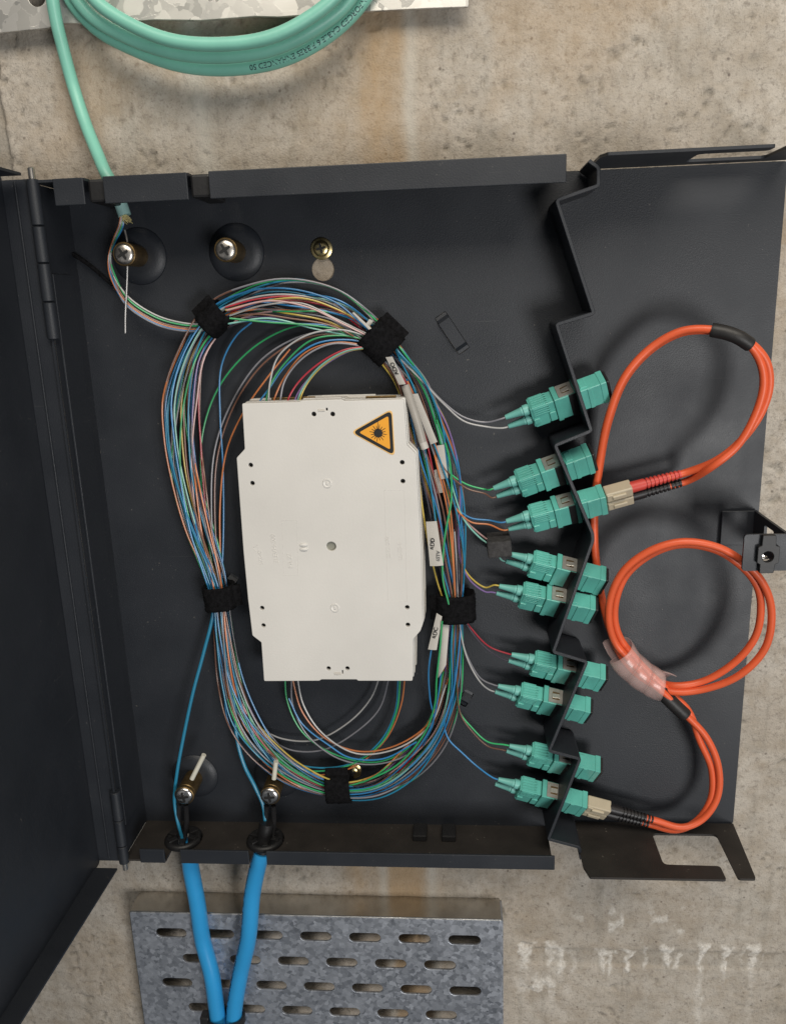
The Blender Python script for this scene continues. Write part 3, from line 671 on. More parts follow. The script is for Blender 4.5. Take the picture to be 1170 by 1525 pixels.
for i, (x, z, ang, h) in enumerate(AD):
    M = afr(x, z, ang, h); AM.append(M)
    a_ = A0 if i == 0 else copy_tree(A0, M); tag(a_, adesc[i], 'adapter', 'aqua adapters in the zigzag panel')
    p_ = P0 if i == 0 else copy_tree(P0, M); tag(p_, pdesc[i], 'connector', 'aqua plugs on the left of the adapters')
    if i not in (2, 8):
        if C0 is None: C0 = make_cap(M); c_ = C0
        else: c_ = C0.copy(); COL.objects.link(c_); c_.matrix_world = M
        tag(c_, 'black dust cap on the ' + {0: 'topmost adapter', 1: 'adapter just above the red boot', 3: 'adapter below the black foam pad', 4: 'adapter fed by yellow and violet fibres',
            5: 'adapter fed by red and black fibres', 6: 'adapter fed by grey and white fibres', 7: 'adapter second from the bottom'}[i], 'dust cap', 'black dust caps on free adapter ports')
    TIPS.append([np.array(M @ Vector((-37.0*1.0, y, 0)) if False else (M.translation/S + (M.to_3x3() @ Vector((-35.5, y, 0))))) for y in (3.15, -3.15)])
    # dust-dark faces of the unscaled frame: geometry is already in metres

# ---------------------------------------------------------------- fibres
FR = .45
def fibre(name, P, colour, label, group=None, r=FR, n=7, closed=False):
    o, fr = tube(name, P, r, FM[colour], None, n=n, sides=7, closed=closed)
    return tag(o, label, 'fibre', group)
# main racetrack: station list of (outer px, inner px, clamp)
ST_ = [((306, 452), (338, 492), 1), ((268, 520), (305, 530), 0), ((245, 590), (296, 600), 0), ((246, 650), (298, 660), 0), ((256, 710), (304, 715), 0), ((278, 790), (318, 790), 0), ((302, 850), (333, 850), 0),
       ((313, 890), (341, 890), 1), ((320, 950), (347, 950), 0), ((326, 1020), (362, 1015), 0), ((342, 1080), (388, 1075), 0), ((378, 1130), (418, 1112), 0), ((432, 1170), (452, 1140), 0),
       ((503, 1194), (506, 1162), 1), ((566, 1190), (556, 1156), 0), ((622, 1162), (600, 1118), 0), ((662, 1110), (636, 1080), 0), ((684, 1040), (654, 1030), 0), ((688, 970), (660, 965), 0),
       ((689, 905), (666, 905), 1), ((691, 830), (652, 830), 0), ((690, 760), (640, 755), 0), ((680, 690), (622, 690), 0), ((662, 630), (606, 630), 0), ((636, 572), (588, 572), 0), ((606, 532), (566, 540), 0),
       ((582, 494), (549, 526), 1), ((545, 462), (522, 500), 0), ((500, 432), (490, 486), 0), ((430, 417), (435, 480), 0), ((370, 426), (376, 476), 0)]
cols = ['brown', 'orange', 'grey', 'green', 'teal', 'teal', 'blue', 'grey', 'blue', 'white', 'brown', 'teal', 'black', 'aqua', 'green',
        'orange', 'blue', 'grey', 'teal', 'brown', 'pink', 'red', 'orange', 'grey', 'yellow', 'violet', 'brown', 'green', 'blue', 'black']
nL = len(cols)
for i, c in enumerate(cols):
    u0 = (i+.5)/nL; ph = rng.random(4)*6.28; k1 = rng.integers(1, 4); k2 = rng.integers(2, 6)
    lay = rng.random()
    P = []
    for s, (po, pi, cl) in enumerate(ST_):
        th = 2*math.pi*s/len(ST_)
        u = u0 + 0.21*math.sin(k1*th+ph[0]) + .13*math.sin(k2*th+ph[1]) + rng.normal()*.012
        u = min(max(u, -.03), 1.03)
        if cl: u = .08 + .84*u
        px = po[0] + (pi[0]-po[0])*u; py = po[1] + (pi[1]-po[1])*u
        h = 12.5 + 10*abs((lay + .25*math.sin(th*2+ph[2])) % 1.0) + 1.5*math.sin(th*3+ph[3])
        if cl: h = 14 + (h-12.5)*.7
        P.append((px, py, h))
    fibre('looped_fibre', wp(P), c, '%s fibre looping round the splice tray through all the fabric ties' % ('dark blue' if c == 'teal' else c), '%s fibres looping right round the tray' % c, n=6, closed=True)
# fan-outs to the plugs: (colour, colour, list of px points away from the plug)
FAN = [('grey', 'white', [(722, 632), (690, 624), (660, 600), (628, 566), (596, 534)]),
       ('green', 'brown', [(722, 732), (694, 724), (664, 700), (640, 655), (612, 600), (588, 550)]),
       ('blue', 'orange', [(728, 778), (700, 774), (676, 752), (662, 705), (640, 640), (606, 566)]),
       ('pink', 'aqua', [(738, 816), (712, 796), (690, 772), (676, 735), (666, 690), (650, 630)]),
       ('yellow', 'violet', [(722, 878), (700, 862), (686, 835), (682, 790), (684, 720), (668, 640), (630, 570)]),
       ('red', 'black', [(728, 966), (706, 944), (688, 915), (682, 870), (680, 800), (676, 740)]),
       ('grey', 'white', [(716, 1014), (698, 985), (687, 950), (682, 905), (680, 850), (676, 790)]),
       ('green', 'brown', [(726, 1108), (702, 1086), (685, 1062), (680, 1020), (680, 960), (680, 900)]),
       ('blue', 'blue', [(712, 1146), (688, 1124), (668, 1102), (662, 1080), (674, 1030), (680, 960), (680, 900)])]
where = ['the topmost plug', 'the second plug from the top', 'the plug level with the red boot', 'the plug beside the black foam pad', 'the fifth plug from the top',
         'the sixth plug from the top', 'the third plug from the bottom', 'the second plug from the bottom', 'the lowest plug']
for i, (c1, c2, pts) in enumerate(FAN):
    for j, c in enumerate((c1, c2)):
        if i == 8 and j == 1: continue
        off = -1 if j == 0 else 1
        P = [tuple(TIPS[i][j] + (np.array(AM[i].to_3x3() @ Vector((1.5, 0, 0)))))]
        P += [tuple(TIPS[i][j] + (np.array(AM[i].to_3x3() @ Vector((-3.0, 0, 0)))))]
        for k, (px, py) in enumerate(pts):
            P.append(tuple(wp([(px + (0 if k < 1 else .5*off), py + 3.2*off*(1 if k < 2 else .5), 20 - .4*k + 1.5*j)])[0]))
        fibre('pigtail_fibre', np.array(P), c, '%s fibre running from the loop to %s' % (c, where[i]), 'pigtail fibres fanning out to the plugs')
# fibres entering the top of the tray
TOPIN = [('blue', [(549, 512), (520, 506), (470, 512), (425, 545), (400, 580), (385, 602)]), ('green', [(549, 508), (515, 500), (465, 506), (425, 540), (402, 575), (396, 602)]),
         ('white', [(552, 502), (505, 491), (455, 500), (415, 530), (402, 570), (400, 602)]), ('orange', [(548, 515), (500, 510), (455, 525), (425, 560), (412, 585), (407, 602)]),
         ('grey', [(546, 516), (495, 512), (455, 530), (425, 565), (417, 602)]), ('red', [(546, 516), (510, 522), (470, 545), (440, 575), (427, 602)]),
         ('violet', [(546, 517), (515, 525), (475, 550), (447, 580), (438, 602)]), ('yellow', [(548, 518), (515, 524), (480, 545), (455, 575), (445, 602)]),
         ('aqua', [(547, 517), (512, 524), (476, 546), (451, 578), (442, 602)])]
for k, (c, pts) in enumerate(TOPIN):
    hs = np.linspace(21, 24, len(pts)); P = [(x, y, h + (k % 3)*1.0) for (x, y), h in zip(pts, hs)]
    P.append((pts[-1][0], pts[-1][1]+26, 24))
    fibre('tray_entry_fibre', wp(P), c, '%s fibre curving down into the top edge of the splice tray' % c, 'fibres entering the top of the tray')
# loose inner fibres passing left of the tray
LEFTIN = [('green', [(556, 504), (510, 490), (450, 484), (385, 512), (330, 570), (303, 640), (300, 720), (310, 800), (322, 880)], 'the widest inner green curve left of the tray'),
          ('blue', [(340, 486), (375, 480), (352, 500), (330, 545), (328, 620), (332, 690), (333, 780), (330, 880)], 'nearly straight strand beside the tray'),
          ('grey', [(550, 510), (500, 494), (450, 500), (390, 535), (345, 600), (320, 670), (315, 760), (325, 880)], 'sweeping left of the tray from the upper right tie'),
          ('brown', [(550, 512), (500, 498), (450, 505), (392, 542), (348, 606), (324, 680), (320, 765), (328, 880)], 'sweeping left of the tray beside its grey twin'),
          ('orange', [(432, 520), (400, 560), (365, 610), (338, 670), (328, 750), (330, 880)], 'short curve passing behind the upper left corner of the tray')]
for c, pts, d in LEFTIN:
    P = [(x, y, 13 + 2*math.sin(k)) for k, (x, y) in enumerate(pts)]
    if c == 'blue': P = P[1:]
    fibre('inner_loop_fibre', wp(P), c, '%s fibre, %s' % (c, d), 'loose fibres left of the tray')
# strands that cross the upper arc from the left tie
ARC = [('white', [(342, 470), (390, 455), (450, 452), (500, 475), (552, 500)]), ('aqua', [(340, 482), (400, 474), (470, 490), (520, 500), (552, 508)]),
       ('green', [(342, 474), (400, 480), (460, 484), (520, 494), (556, 505)]), ('pink', [(338, 462), (400, 448), (460, 458), (510, 482), (553, 503)]),
       ('red', [(336, 458), (380, 446), (440, 442), (500, 460), (556, 494)]), ('yellow', [(336, 462), (385, 450), (450, 444), (505, 462), (558, 492)])]
for k, (c, pts) in enumerate(ARC):
    fibre('arc_fibre', wp([(x, y, 21+(k % 4)*.9) for x, y in pts]), c, '%s fibre in the upper arc running between the two upper ties' % c, 'fibres of the upper arc')
# fibres leaving the bottom of the tray
BOT = [('green', [(424, 1005), (428, 1045), (450, 1090), (495, 1122), (560, 1135), (610, 1112), (645, 1060), (660, 1000)]),
       ('grey', [(434, 1005), (436, 1050), (458, 1095), (505, 1130), (560, 1138), (615, 1118), (650, 1060), (664, 1000)]),
       ('orange', [(434, 1005), (450, 1060), (485, 1100), (535, 1119), (590, 1110), (640, 1075), (668, 1010)]),
       ('white', [(442, 1005), (452, 1050), (480, 1092), (530, 1122), (590, 1115), (640, 1080), (664, 1020)]),
       ('blue', [(430, 1040), (450, 1078), (490, 1110), (520, 1128), (570, 1130), (620, 1105)])]
for k, (c, pts) in enumerate(BOT):
    fibre('tray_exit_fibre', wp([(x, y, 16+k*.7) for x, y in pts]), c, '%s fibre hanging in a loop from the bottom edge of the tray' % c, 'fibres leaving the bottom of the tray')
BOT2 = [('white', [(382, 1082), (420, 1100), (470, 1102), (520, 1075), (552, 1040), (566, 1005)], 'upper pale fibre crossing beneath the tray to its lower right'),
        ('grey', [(388, 1090), (430, 1116), (480, 1117), (530, 1090), (565, 1055), (580, 1005)], 'grey fibre crossing beneath the tray just under its white twin'),
        ('orange', [(440, 1150), (480, 1154), (530, 1140), (575, 1100), (597, 1050), (603, 1005)], 'orange fibre rising beneath the tray to its lower right corner'),
        ('teal', [(415, 1125), (460, 1142), (520, 1138), (565, 1105), (588, 1060), (593, 1005)], 'dark blue fibre rising beneath the tray to its lower right corner'),
        ('green', [(410, 1120), (450, 1146), (510, 1143), (565, 1110), (590, 1060), (596, 1005)], 'green fibre rising beneath the tray to its lower right corner')]
for k, (c, pts, d) in enumerate(BOT2):
    fibre('lower_arc_fibre', wp([(x, y, 14+k*.7) for x, y in pts]), c, d, 'fibres of the lower arc')
# fibres of the aqua cable, from the cut jacket round the post to the upper left tie
for k, (c, dx) in enumerate([('orange', 0), ('white', 2), ('blue', 7), ('brown', 3), ('green', 5), ('grey', 1)]):
    e = [('orange', 8), ('white', -7), ('blue', 11), ('brown', 5), ('green', -2), ('grey', 13)][k][1]
    P = [(181+k*.9, 312, 22), (178+dx*.8, 335, 22), (169+dx*.6, 358, 20), (162+k*.6, 385, 19), (167+k*1.2-e*.25, 412, 19), (190-e*.35, 446+e*.4, 19), (232, 474+e*.7, 18), (272, 485+e*.6, 18), (300, 486+e*.5, 18), (322, 480+e*.4, 19)]
    fibre('incoming_fibre', wp(P), c, '%s fibre from the cut aqua cable round the upper left screw' % c, 'fibres from the cut aqua cable')
# thick blue fibre tubes down to the lower posts
o, _ = tube('fibre_tube', wp([(318, 870, 16), (317, 915, 17), (304, 970, 18), (288, 1030, 20), (274, 1095, 22), (264, 1150, 24), (260, 1190, 24), (264, 1220, 25), (272, 1250, 26)]), .95, FM['teal'], None)
tag(o, 'thin blue fibre tube running down to the leftmost lower screw post', 'fibre tube', 'blue fibre tubes')
o, _ = tube('fibre_tube', wp([(332, 870, 15), (334, 930, 15), (344, 1000, 16), (350, 1060, 17), (353, 1100, 19), (364, 1140, 21), (380, 1172, 23), (392, 1200, 24), (396, 1240, 26)]), 1.05, FM['teal'], None)
tag(o, 'thin blue fibre tube curving down to the right lower screw post', 'fibre tube', 'blue fibre tubes')
# ties
def tie(px, py, wl, wd, ang, label, h0=9.5, h1=25.5, tail=True):
    """band wrapped round the bundle: ang = bundle direction in degrees (photo, ccw), wl across, wd along the bundle (mm)"""
    x, _, z = at(px, py, 20); n = 40; L = []
    for k in range(n):
        a = 2*math.pi*k/n; c, s = math.cos(a), math.sin(a)
        L.append((wl/2*np.sign(c)*abs(c)**.75, (h1-h0)/2*np.sign(s)*abs(s)**.75))
    V = []; rows = 9
    for ri in range(rows):
        t = (ri/(rows-1)-.5)*wd
        for k, (u, v) in enumerate(L):
            jit = 1 + .02*math.sin(k*1.7+ri) + rng.normal()*.008
            V.append((t + rng.normal()*.12, u*jit, v*jit))
    for ri in (rows-1, 0):
        t = (ri/(rows-1)-.5)*wd
        for k, (u, v) in enumerate(L): V.append((t, u*.86, v*.86))
    Fc = []
    for ri in range(rows-1):
        for k in range(n): l = (k+1) % n; Fc.append((ri*n+k, ri*n+l, (ri+1)*n+l, (ri+1)*n+k))
    for k in range(n):
        l = (k+1) % n
        Fc.append(((rows-1)*n+k, (rows-1)*n+l, rows*n+l, rows*n+k)); Fc.append((k, (rows+1)*n+k, (rows+1)*n+l, l))
        Fc.append((rows*n+k, rows*n+l, (rows+1)*n+l, (rows+1)*n+k))
    M = facing(x, (h0+h1)/2, z, math.radians(ang))
    root = empty('fabric_tie', (x, h0, z), label, 'cable tie', 'black fabric ties holding the fibre loop')
    build('band', xf((V, Fc), M), VELCRO, root, smooth=True)
    # overlapping free end
    tb = xf(box(-wd/2*.96, wd/2*.9, wl*.12, wl*.64, (h1-h0)/2*.55, (h1-h0)/2*.55+1.4, .5), M @ Matrix.Rotation(math.radians(-24), 4, 'X'))
    build('free_end', tb, VELCRO, root, smooth='angle')
    # hooks and loops as fuzz
    g = G(); Vn = np.array(V[:rows*n])
    for _ in range(900):
        ri = rng.integers(0, rows-1); k = rng.integers(0, n); p = Vn[ri*n+k] + (Vn[(ri+1)*n+(k+1) % n]-Vn[ri*n+k])*rng.random()
        nrm = np.array([rng.normal()*.5, p[1]/wl*2, p[2]/(h1-h0)*2]); nrm /= np.linalg.norm(nrm); q = p + nrm*(.35+.6*rng.random()) + rng.normal(size=3)*.2
        sd = rng.normal(size=3)*.07
        g.add([tuple(p-sd), tuple(p+sd), tuple(q)], [(0, 1, 2)])
    fz = build('fuzz', xf(g.geo(), M), VELCRO, root); fz['kind'] = 'stuff'
tie(319, 475, 14.5, 13, 40, 'black fabric tie at the upper left of the fibre loop')
tie(566, 510, 18.5, 16, -45, 'black fabric tie at the upper right of the fibre loop, above the tray corner')
tie(326, 890, 17.0, 13, -86, 'black fabric tie on the left side of the fibre loop')
tie(679, 905, 20.5, 15, 92, 'black fabric tie on the right side of the loop, between tray and adapters')
tie(504, 1175, 17.5, 14, 3, 'black fabric tie at the bottom of the fibre loop by the brass screw')

# ---------------------------------------------------------------- aqua cable coil
coil = [(184, 316, 22), (180, 303, 22), (171, 280, 24), (158, 258, 24), (148, 235, 20), (128, 185, 12), (110, 130, 9), (95, 75, 12), (84, 30, 16), (76, -20, 20), (70, -110, 20), (110, -240, 16), (220, -340, 12), (340, -370, 12), (480, -320, 12), (565, -220, 12), (590, -110, 12), (556, -22, 12),
        (525, 22, 12), (480, 60, 12), (420, 90, 12), (345, 103, 12), (270, 98, 12), (200, 74, 12), (140, 40, 12), (98, -15, 13), (90, -110, 14), (130, -230, 16), (230, -310, 18), (340, -330, 18), (460, -290, 18), (540, -190, 18), (560, -90, 18), (520, 0, 19),
        (470, 42, 20), (410, 72, 20), (340, 84, 20), (265, 80, 20), (190, 56, 20), (130, 18, 20), (96, -45, 20), (110, -140, 20), (170, -230, 24), (260, -285, 26), (350, -290, 26), (450, -240, 26), (520, -150, 27), (530, -70, 27), (505, -12, 28),
        (455, 30, 28), (400, 56, 28), (330, 66, 28), (255, 60, 28), (190, 34, 28), (140, -2, 28), (112, -50, 28), (130, -130, 30), (200, -210, 32)]
AC = empty('aqua_fibre_cable', at(184, 316, 22), 'aqua green fibre cable hanging in a coil at the top and entering the box', 'cable')
cp = catmull(wp(coil), 12)
jo, cfr = tube('jacket', cp, 2.95, AQUACABLE, AC, sides=20, dense=True)
tube('cut_end_sleeve', wp([(186, 321, 22), (180, 304, 22), (170, 284, 23)]), 3.15, AQUAEND, AC, sides=18)
def wrap_text(s, size, fr, i0, radius, ang, direction, squash=1.0):
    """lay text on the tube surface, starting at path index i0; ang from the side facing the viewer"""
    P, T, A, B = fr
    d = np.r_[0, np.cumsum(np.linalg.norm(np.diff(P, axis=0), axis=1))]
    V, Fc = text_geo(s, size, 0, .045); V = np.array(V); V[:, 0] -= V[:, 0].min(); out = []
    for x, y, _ in V:
        sdist = d[i0] + direction*x
        ix = np.interp(sdist, d, np.arange(len(d))); k = int(ix); f_ = ix-k; k2 = min(k+1, len(P)-1)
        p = P[k]*(1-f_)+P[k2]*f_; a_ = A[k]*(1-f_)+A[k2]*f_; b_ = B[k]*(1-f_)+B[k2]*f_
        th = ang - direction*y/radius*squash
        out.append(p + (radius+.05)*(math.cos(th)*a_+math.sin(th)*b_))
    return out, Fc
# find where the outer loop passes the photo's text start (right end, heading left)
i0 = 12*17+2
V_, F_ = wrap_text('REINFORCED CABLE 6 FIBRES ENHANCED 50', 3.3, cfr, i0, 2.95, -.25, 1)
build('printed_lettering', (V_, F_), INKB, AC)
g = G()
for k in range(26):
    p0 = wp([(183+rng.normal()*2.2, 318, 22+rng.normal())])[0]; p1 = wp([(192+rng.normal()*3.6, 328+rng.normal()*3, 22+rng.normal()*1.5)])[0]
    pm = (p0+p1)/2+rng.normal(size=3)*.4
    gg, _ = sweep(catmull([p0, pm, p1], 3), .22, 4); g.add(*gg)
yo = build('aramid_yarn', g.geo(), YARN, AC); yo['kind'] = 'stuff'
o, _ = tube('strength_wire', wp([(186, 342, 24), (190, 362, 21), (190, 400, 21), (189, 430, 21), (187, 470, 21), (187, 496, 21)]), .55, mat('dull_steel_wire', (.35, .34, .33), .4, .9), AC)
# thin black wire lying on the back panel
o, _ = tube('loose_black_tie', wp([(108, 378, 11), (118, 384, 11.5), (140, 400, 12), (158, 416, 12), (168, 424, 12)]), 1.1, VELCRO, None)
tag(o, 'short black strip lying left of the upper left screw', 'cable tie')

# ---------------------------------------------------------------- blue cables
def blue_cable(pts, label, ang, tickside):
    t = empty('blue_fibre_cable', at(*pts[0]), label, 'cable', 'bright blue cables entering from below')
    path = catmull(wp(pts), 12); o, fr = tube('jacket', path, 4.9, BLUECABLE, t, sides=24, dense=True)
    P, T, A, B = fr; g = G(); d = np.r_[0, np.cumsum(np.linalg.norm(np.diff(P, axis=0), axis=1))]
    s = 3.0
    while s < d[-1]-60:
        ix = np.interp(s, d, np.arange(len(d))); k = int(ix); p = P[k]+(P[min(k+1, len(P)-1)]-P[k])*(ix-k); q = []
        wd_ = .5+.5*rng.random(); l_ = .25+.3*rng.random(); th0 = ang + rng.normal()*.03
        for du, dv in ((-l_, -wd_), (l_, -wd_), (l_, wd_), (-l_, wd_)):
            th = th0 + dv/4.9; q.append(tuple(p + T[k]*du + 4.95*(math.cos(th)*A[k]+math.sin(th)*B[k])))
        g.add(q, [(0, 1, 2, 3)]); s += .9+.6*rng.random()+(2.5 if rng.random() < .15 else 0)
    pr = build('printed_marks', g.geo(), INK, t)
    return t
blue_cable([(281, 1255, 26), (284, 1290, 24), (294, 1345, 23), (302, 1400, 22), (315, 1450, 24), (321, 1490, 25), (326, 1530, 26), (332, 1600, 26), (338, 1680, 26)], 'left blue cable slanting down to the right over the perforated tray', 1.35, 1)
blue_cable([(390, 1268, 30), (386, 1282, 30), (376, 1330, 28), (370, 1395, 28), (358, 1450, 26), (351, 1490, 26), (347, 1530, 26), (344, 1600, 26), (344, 1680, 26)], 'right blue cable slanting down to the left over the perforated tray', 1.05, -1)
# black boots where the blue cables pass the bottom panel
o, _ = tube('cable_boot', wp([(397, 1225, 27), (394, 1245, 28), (391, 1262, 29), (389, 1275, 29.6)]), 4.2, BLACK, None, sides=16); tag(o, 'black sleeve round the end of the right blue cable', 'cable sleeve')
for k, (px, py, py2) in enumerate(((272, 1198, 1250), (402, 1200, 1250))):
    for dx in (-5, 5):
        o, _ = tube('clear_fibre_duct', wp([(px+dx, py, 25), (px+dx*1.2, (py+py2)/2, 24), (px+dx*.6, py2, 25)]), 1.5, DUCT, None, sides=10)
        tag(o, 'smoky clear tube, %s of the pair under the %s lower screw post' % ('left' if dx < 0 else 'right', ['left', 'right'][k]), 'tube', 'smoky tubes under the lower screw posts')
# white strength rods clamped in the lower posts
for (a, b_, d) in (((286, 1160, 27), (304, 1124, 27), 'left'), ((408, 1160, 27), (411, 1134, 27), 'right')):
    o, _ = tube('strength_rod', wp([a, ((a[0]+b_[0])/2, (a[1]+b_[1])/2, 27), b_]), 1.35, ROD, None, sides=14)
    tag(o, 'short off white rod sticking up from the %s lower screw post' % d, 'rod', 'white rods clamped at the lower posts')
# zip tie joining the blue cables
zx, zh, zz_ = at(337, 1517, 26)
zr = empty('zip_tie', (zx, 18, zz_), 'black zip tie strapping the two blue cables together at the bottom edge', 'cable tie')
ring = []
for k in range(36):
    a = 2*math.pi*k/36; c, s = math.cos(a), math.sin(a)
    ring.append((zx + 10.6*np.sign(c)*abs(c)**.7, -(zh + 5.9*np.sign(s)*abs(s)**.8), zz_+.8*c))
V = []; Fc = []
for x, y, z in ring:
    dx, dy = x-zx, y+zh; l_ = math.hypot(dx, dy)
    for ex, ez in ((0, -2.3), (0, 2.3), (1.3, 2.3), (1.3, -2.3)): V.append((x+dx/l_*ex, y+dy/l_*ex, z+ez))
for k in range(36):
    l = (k+1) % 36
    for j in range(4): Fc.append((k*4+j, k*4+(j+1) % 4, l*4+(j+1) % 4, l*4+j))
build('strap', (V, Fc), BLACK, zr)
build('tie_head', box(zx-15.5, zx-9.8, -(zh+4), -(zh-3), zz_-3.4, zz_+3.6, .8), BLACK, zr)

# ---------------------------------------------------------------- galvanised steelwork
gx = [-203.5, 22.2]; slots = []
def slot(cx, cz, w_=19.8, hgt=7.2):
    r = hgt/2; pts = []
    for s, a0 in ((1, -90), (-1, 90)):
        for k in range(9): a = math.radians(a0+180*k/8); pts.append((cx+s*(w_/2-r)+r*math.cos(a), cz+r*math.sin(a)))
    return pts
for row in range(12):
    zc = -371.6-18.55*row; n_ = 7 if row % 2 == 0 else 6; x0 = -179.2 if row % 2 == 0 else -164.3
    for k in range(n_): slots.append(slot(x0+29.93*k, zc))
PT = empty('perforated_tray', (-90, 0, -450), 'galvanised perforated cable tray section below the box', 'cable tray')
build('web', sheet_xz([(gx[0], -357.6), (gx[1], -357.6), (gx[1], -600), (gx[0], -600)], slots, 16.8, 1.4, .28), GALV, PT)
build('top_flange', sheet_xh([(gx[0], .5), (gx[1], .5), (gx[1], 17.6), (gx[0], 17.6)], [], -357.7, 1.2), GALVSM, PT)
build('side_flange', sheet_hz([(.5, -358), (17, -358), (17, -600), (.5, -600)], [], gx[0]-1.1, 1.2), GALVSM, PT)
build('side_flange', sheet_hz([(.5, -358), (17, -358), (17, -600), (.5, -600)], [], gx[1], 1.2), GALV, PT)
edge = [(-12, 49), (75, 40), (78, 33), (150, 34), (230, 28), (300, 29), (380, 23), (415, 24), (480, 19), (560, 15), (640, 11), (697, 9)]
E_ = [at(x, y, 9) for x, y in edge]; oo = [(-330, E_[0][2]-1)] + [(p[0], p[2]) for p in E_]
oo += [(E_[-1][0]+.5, 200), (-330, 200)]
hc = at(55, 0, 9)
GB = build('galvanised_plate', sheet_xz(round_poly(oo, .8, 2), [circle(hc[0], hc[2]+1.5, 4.5)], 6.8, 2.0, .2), GALVBIG, None)
tag(GB, 'coarse spangled galvanised plate behind the aqua cable at the top edge', 'steel plate')

# ---------------------------------------------------------------- orange patch cord
PC = empty('orange_patch_cord', at(960, 990, 20), 'orange duplex patch cord looped over the right plate between two beige plugs', 'patch cord')
def rear_plug(M, boots):
    for j, y in enumerate((3.2, -3.2)):
        g = G(); g.add(*lbox(14.6, 28.0, y-2.9, y+2.9, -3.4, 3.4, bev=.7)); g.add(*lbox(17.5, 24.5, y-1.4, y+1.4, 3.0, 4.6, bev=.5)); g.add(*lbox(15, 18, y-2.2, y+2.2, 3.0, 3.9, bev=.3))
        V, Fc = g.geo(); MM = Matrix.Translation(M.translation/S) @ M.to_3x3().to_4x4()
        pb = build('beige_plug', xf((V, Fc), MM), BEIGE, PC)
        prof = [(2.9, 0), (2.8, 6.0)]
        x = 6.0
        while x < 24: prof += [(2.95-.03*x, x), (2.95-.03*x, x+1.1), (2.35-.03*x, x+1.15), (2.35-.03*x, x+1.9)]; x += 2.0
        prof += [(2.15, x), (2.0, x+1)]
        bt = build('ribbed_boot', xf(lathe(prof, 16), MM @ frame((27.6, y, 0), (0, 1, 0), (0, 0, 1), (1, 0, 0))), boots[j], PC, smooth='angle')
    return [np.array(MM @ Vector((51.5, y, 0))) for y in (3.2, -3.2)], np.array(MM.to_3x3() @ Vector((1, 0, 0)))
e1, d1 = rear_plug(AM[2], (REDBOOT, CAPB)); e2, d2 = rear_plug(AM[8], (CAPB, CAPB))
RC = 1.88
def strand(start, pts, end=None, n=10):
    P = [tuple(p) for p in start] + [tuple(p) for p in wp(pts)] + ([tuple(p) for p in end] if end is not None else [])
    return tube('cord_strand', np.array(P), RC, ORANGE, PC, n=n, sides=14)
bigR = [(1064, 690), (1100, 660), (1128, 618), (1141, 575), (1136, 540), (1114, 511)]
s1 = [(p[0]+(3,3,4,4,4,0)[k], p[1]-(5,4,2,0,2,2)[k], 30+2*k) for k, p in enumerate(bigR)]; s2 = [(p[0]-(3,3,5,5,4,0)[k], p[1]+(4,4,2,0,1,2)[k], 31+1.8*k) for k, p in enumerate(bigR)]
arc = [(1088, 500), (1060, 492), (1015, 494), (970, 518), (930, 562), (905, 625), (892, 690), (884, 760), (886, 830), (895, 890), (908, 940)]
hA = [40, 38, 34, 30, 28, 24, 18, 13, 12, 14, 18]
outer = [(1000, 1030, 24), (1045, 1027, 27), (1098, 1007, 32), (1138, 966, 36), (1148, 912, 39), (1136, 870, 42), (1110, 840, 43), (1068, 815, 42), (1015, 807, 40), (968, 820, 37), (930, 848, 34), (910, 885, 31), (906, 925, 28), (916, 958, 25)]
inner = [(1003, 1021, 23), (1045, 1015, 25), (1090, 989, 29), (1122, 952, 33), (1132, 912, 36), (1127, 874, 38.5), (1105, 845, 39), (1065, 819, 38), (1013, 811, 36), (970, 825, 33.5), (934, 854, 30.5), (918, 888, 28), (915, 924, 25), (924, 952, 23)]
lw = [(925, 968), (948, 997), (975, 1016)]
c1 = s1 + [(x, y-1, h) for (x, y), h in zip(arc, hA)] + [(x-4, y+3, 19) for x, y in lw] + outer + [(936, 982, 25), (962, 1010, 26), (990, 1034, 25), (1018, 1062, 24)]
c2 = s2 + [(x+1, y+1, h-3.4) for (x, y), h in zip(arc, hA)] + [(x+3, y-2, 16) for x, y in lw] + inner + [(942, 976, 21.5), (970, 1006, 22), (996, 1030, 22), (1024, 1058, 22)]
low = [(1046, 1100), (1064, 1145), (1062, 1190), (1040, 1222), (1010, 1234)]
c1 += [(x+5, y-2, 24) for x, y in low]; c2 += [(x-5, y+2, 22) for x, y in low]
strand([e1[0]-d1*5, e1[0]+d1*4], c1, [e2[0]+d2*3, e2[0]-d2*4])
strand([e1[1]-d1*5, e1[1]+d1*4], c2, [e2[1]+d2*3, e2[1]-d2*4])
def flat_sleeve(pts, ra, name='heat_shrink'):
    path = catmull(wp(pts), 8); r_ = np.full(len(path), ra); r_[0] *= .93; r_[-1] *= .93
    g, fr = sweep(path, r_, 16); return build(name, g, SHRINK, PC, smooth='angle')
flat_sleeve([(1117, 514, 39.5), (1100, 503, 40), (1082, 496, 39), (1058, 491, 37)], 3.3)
flat_sleeve([(982, 1028, 22.5), (1000, 1046, 23), (1020, 1065, 23)], 3.9)
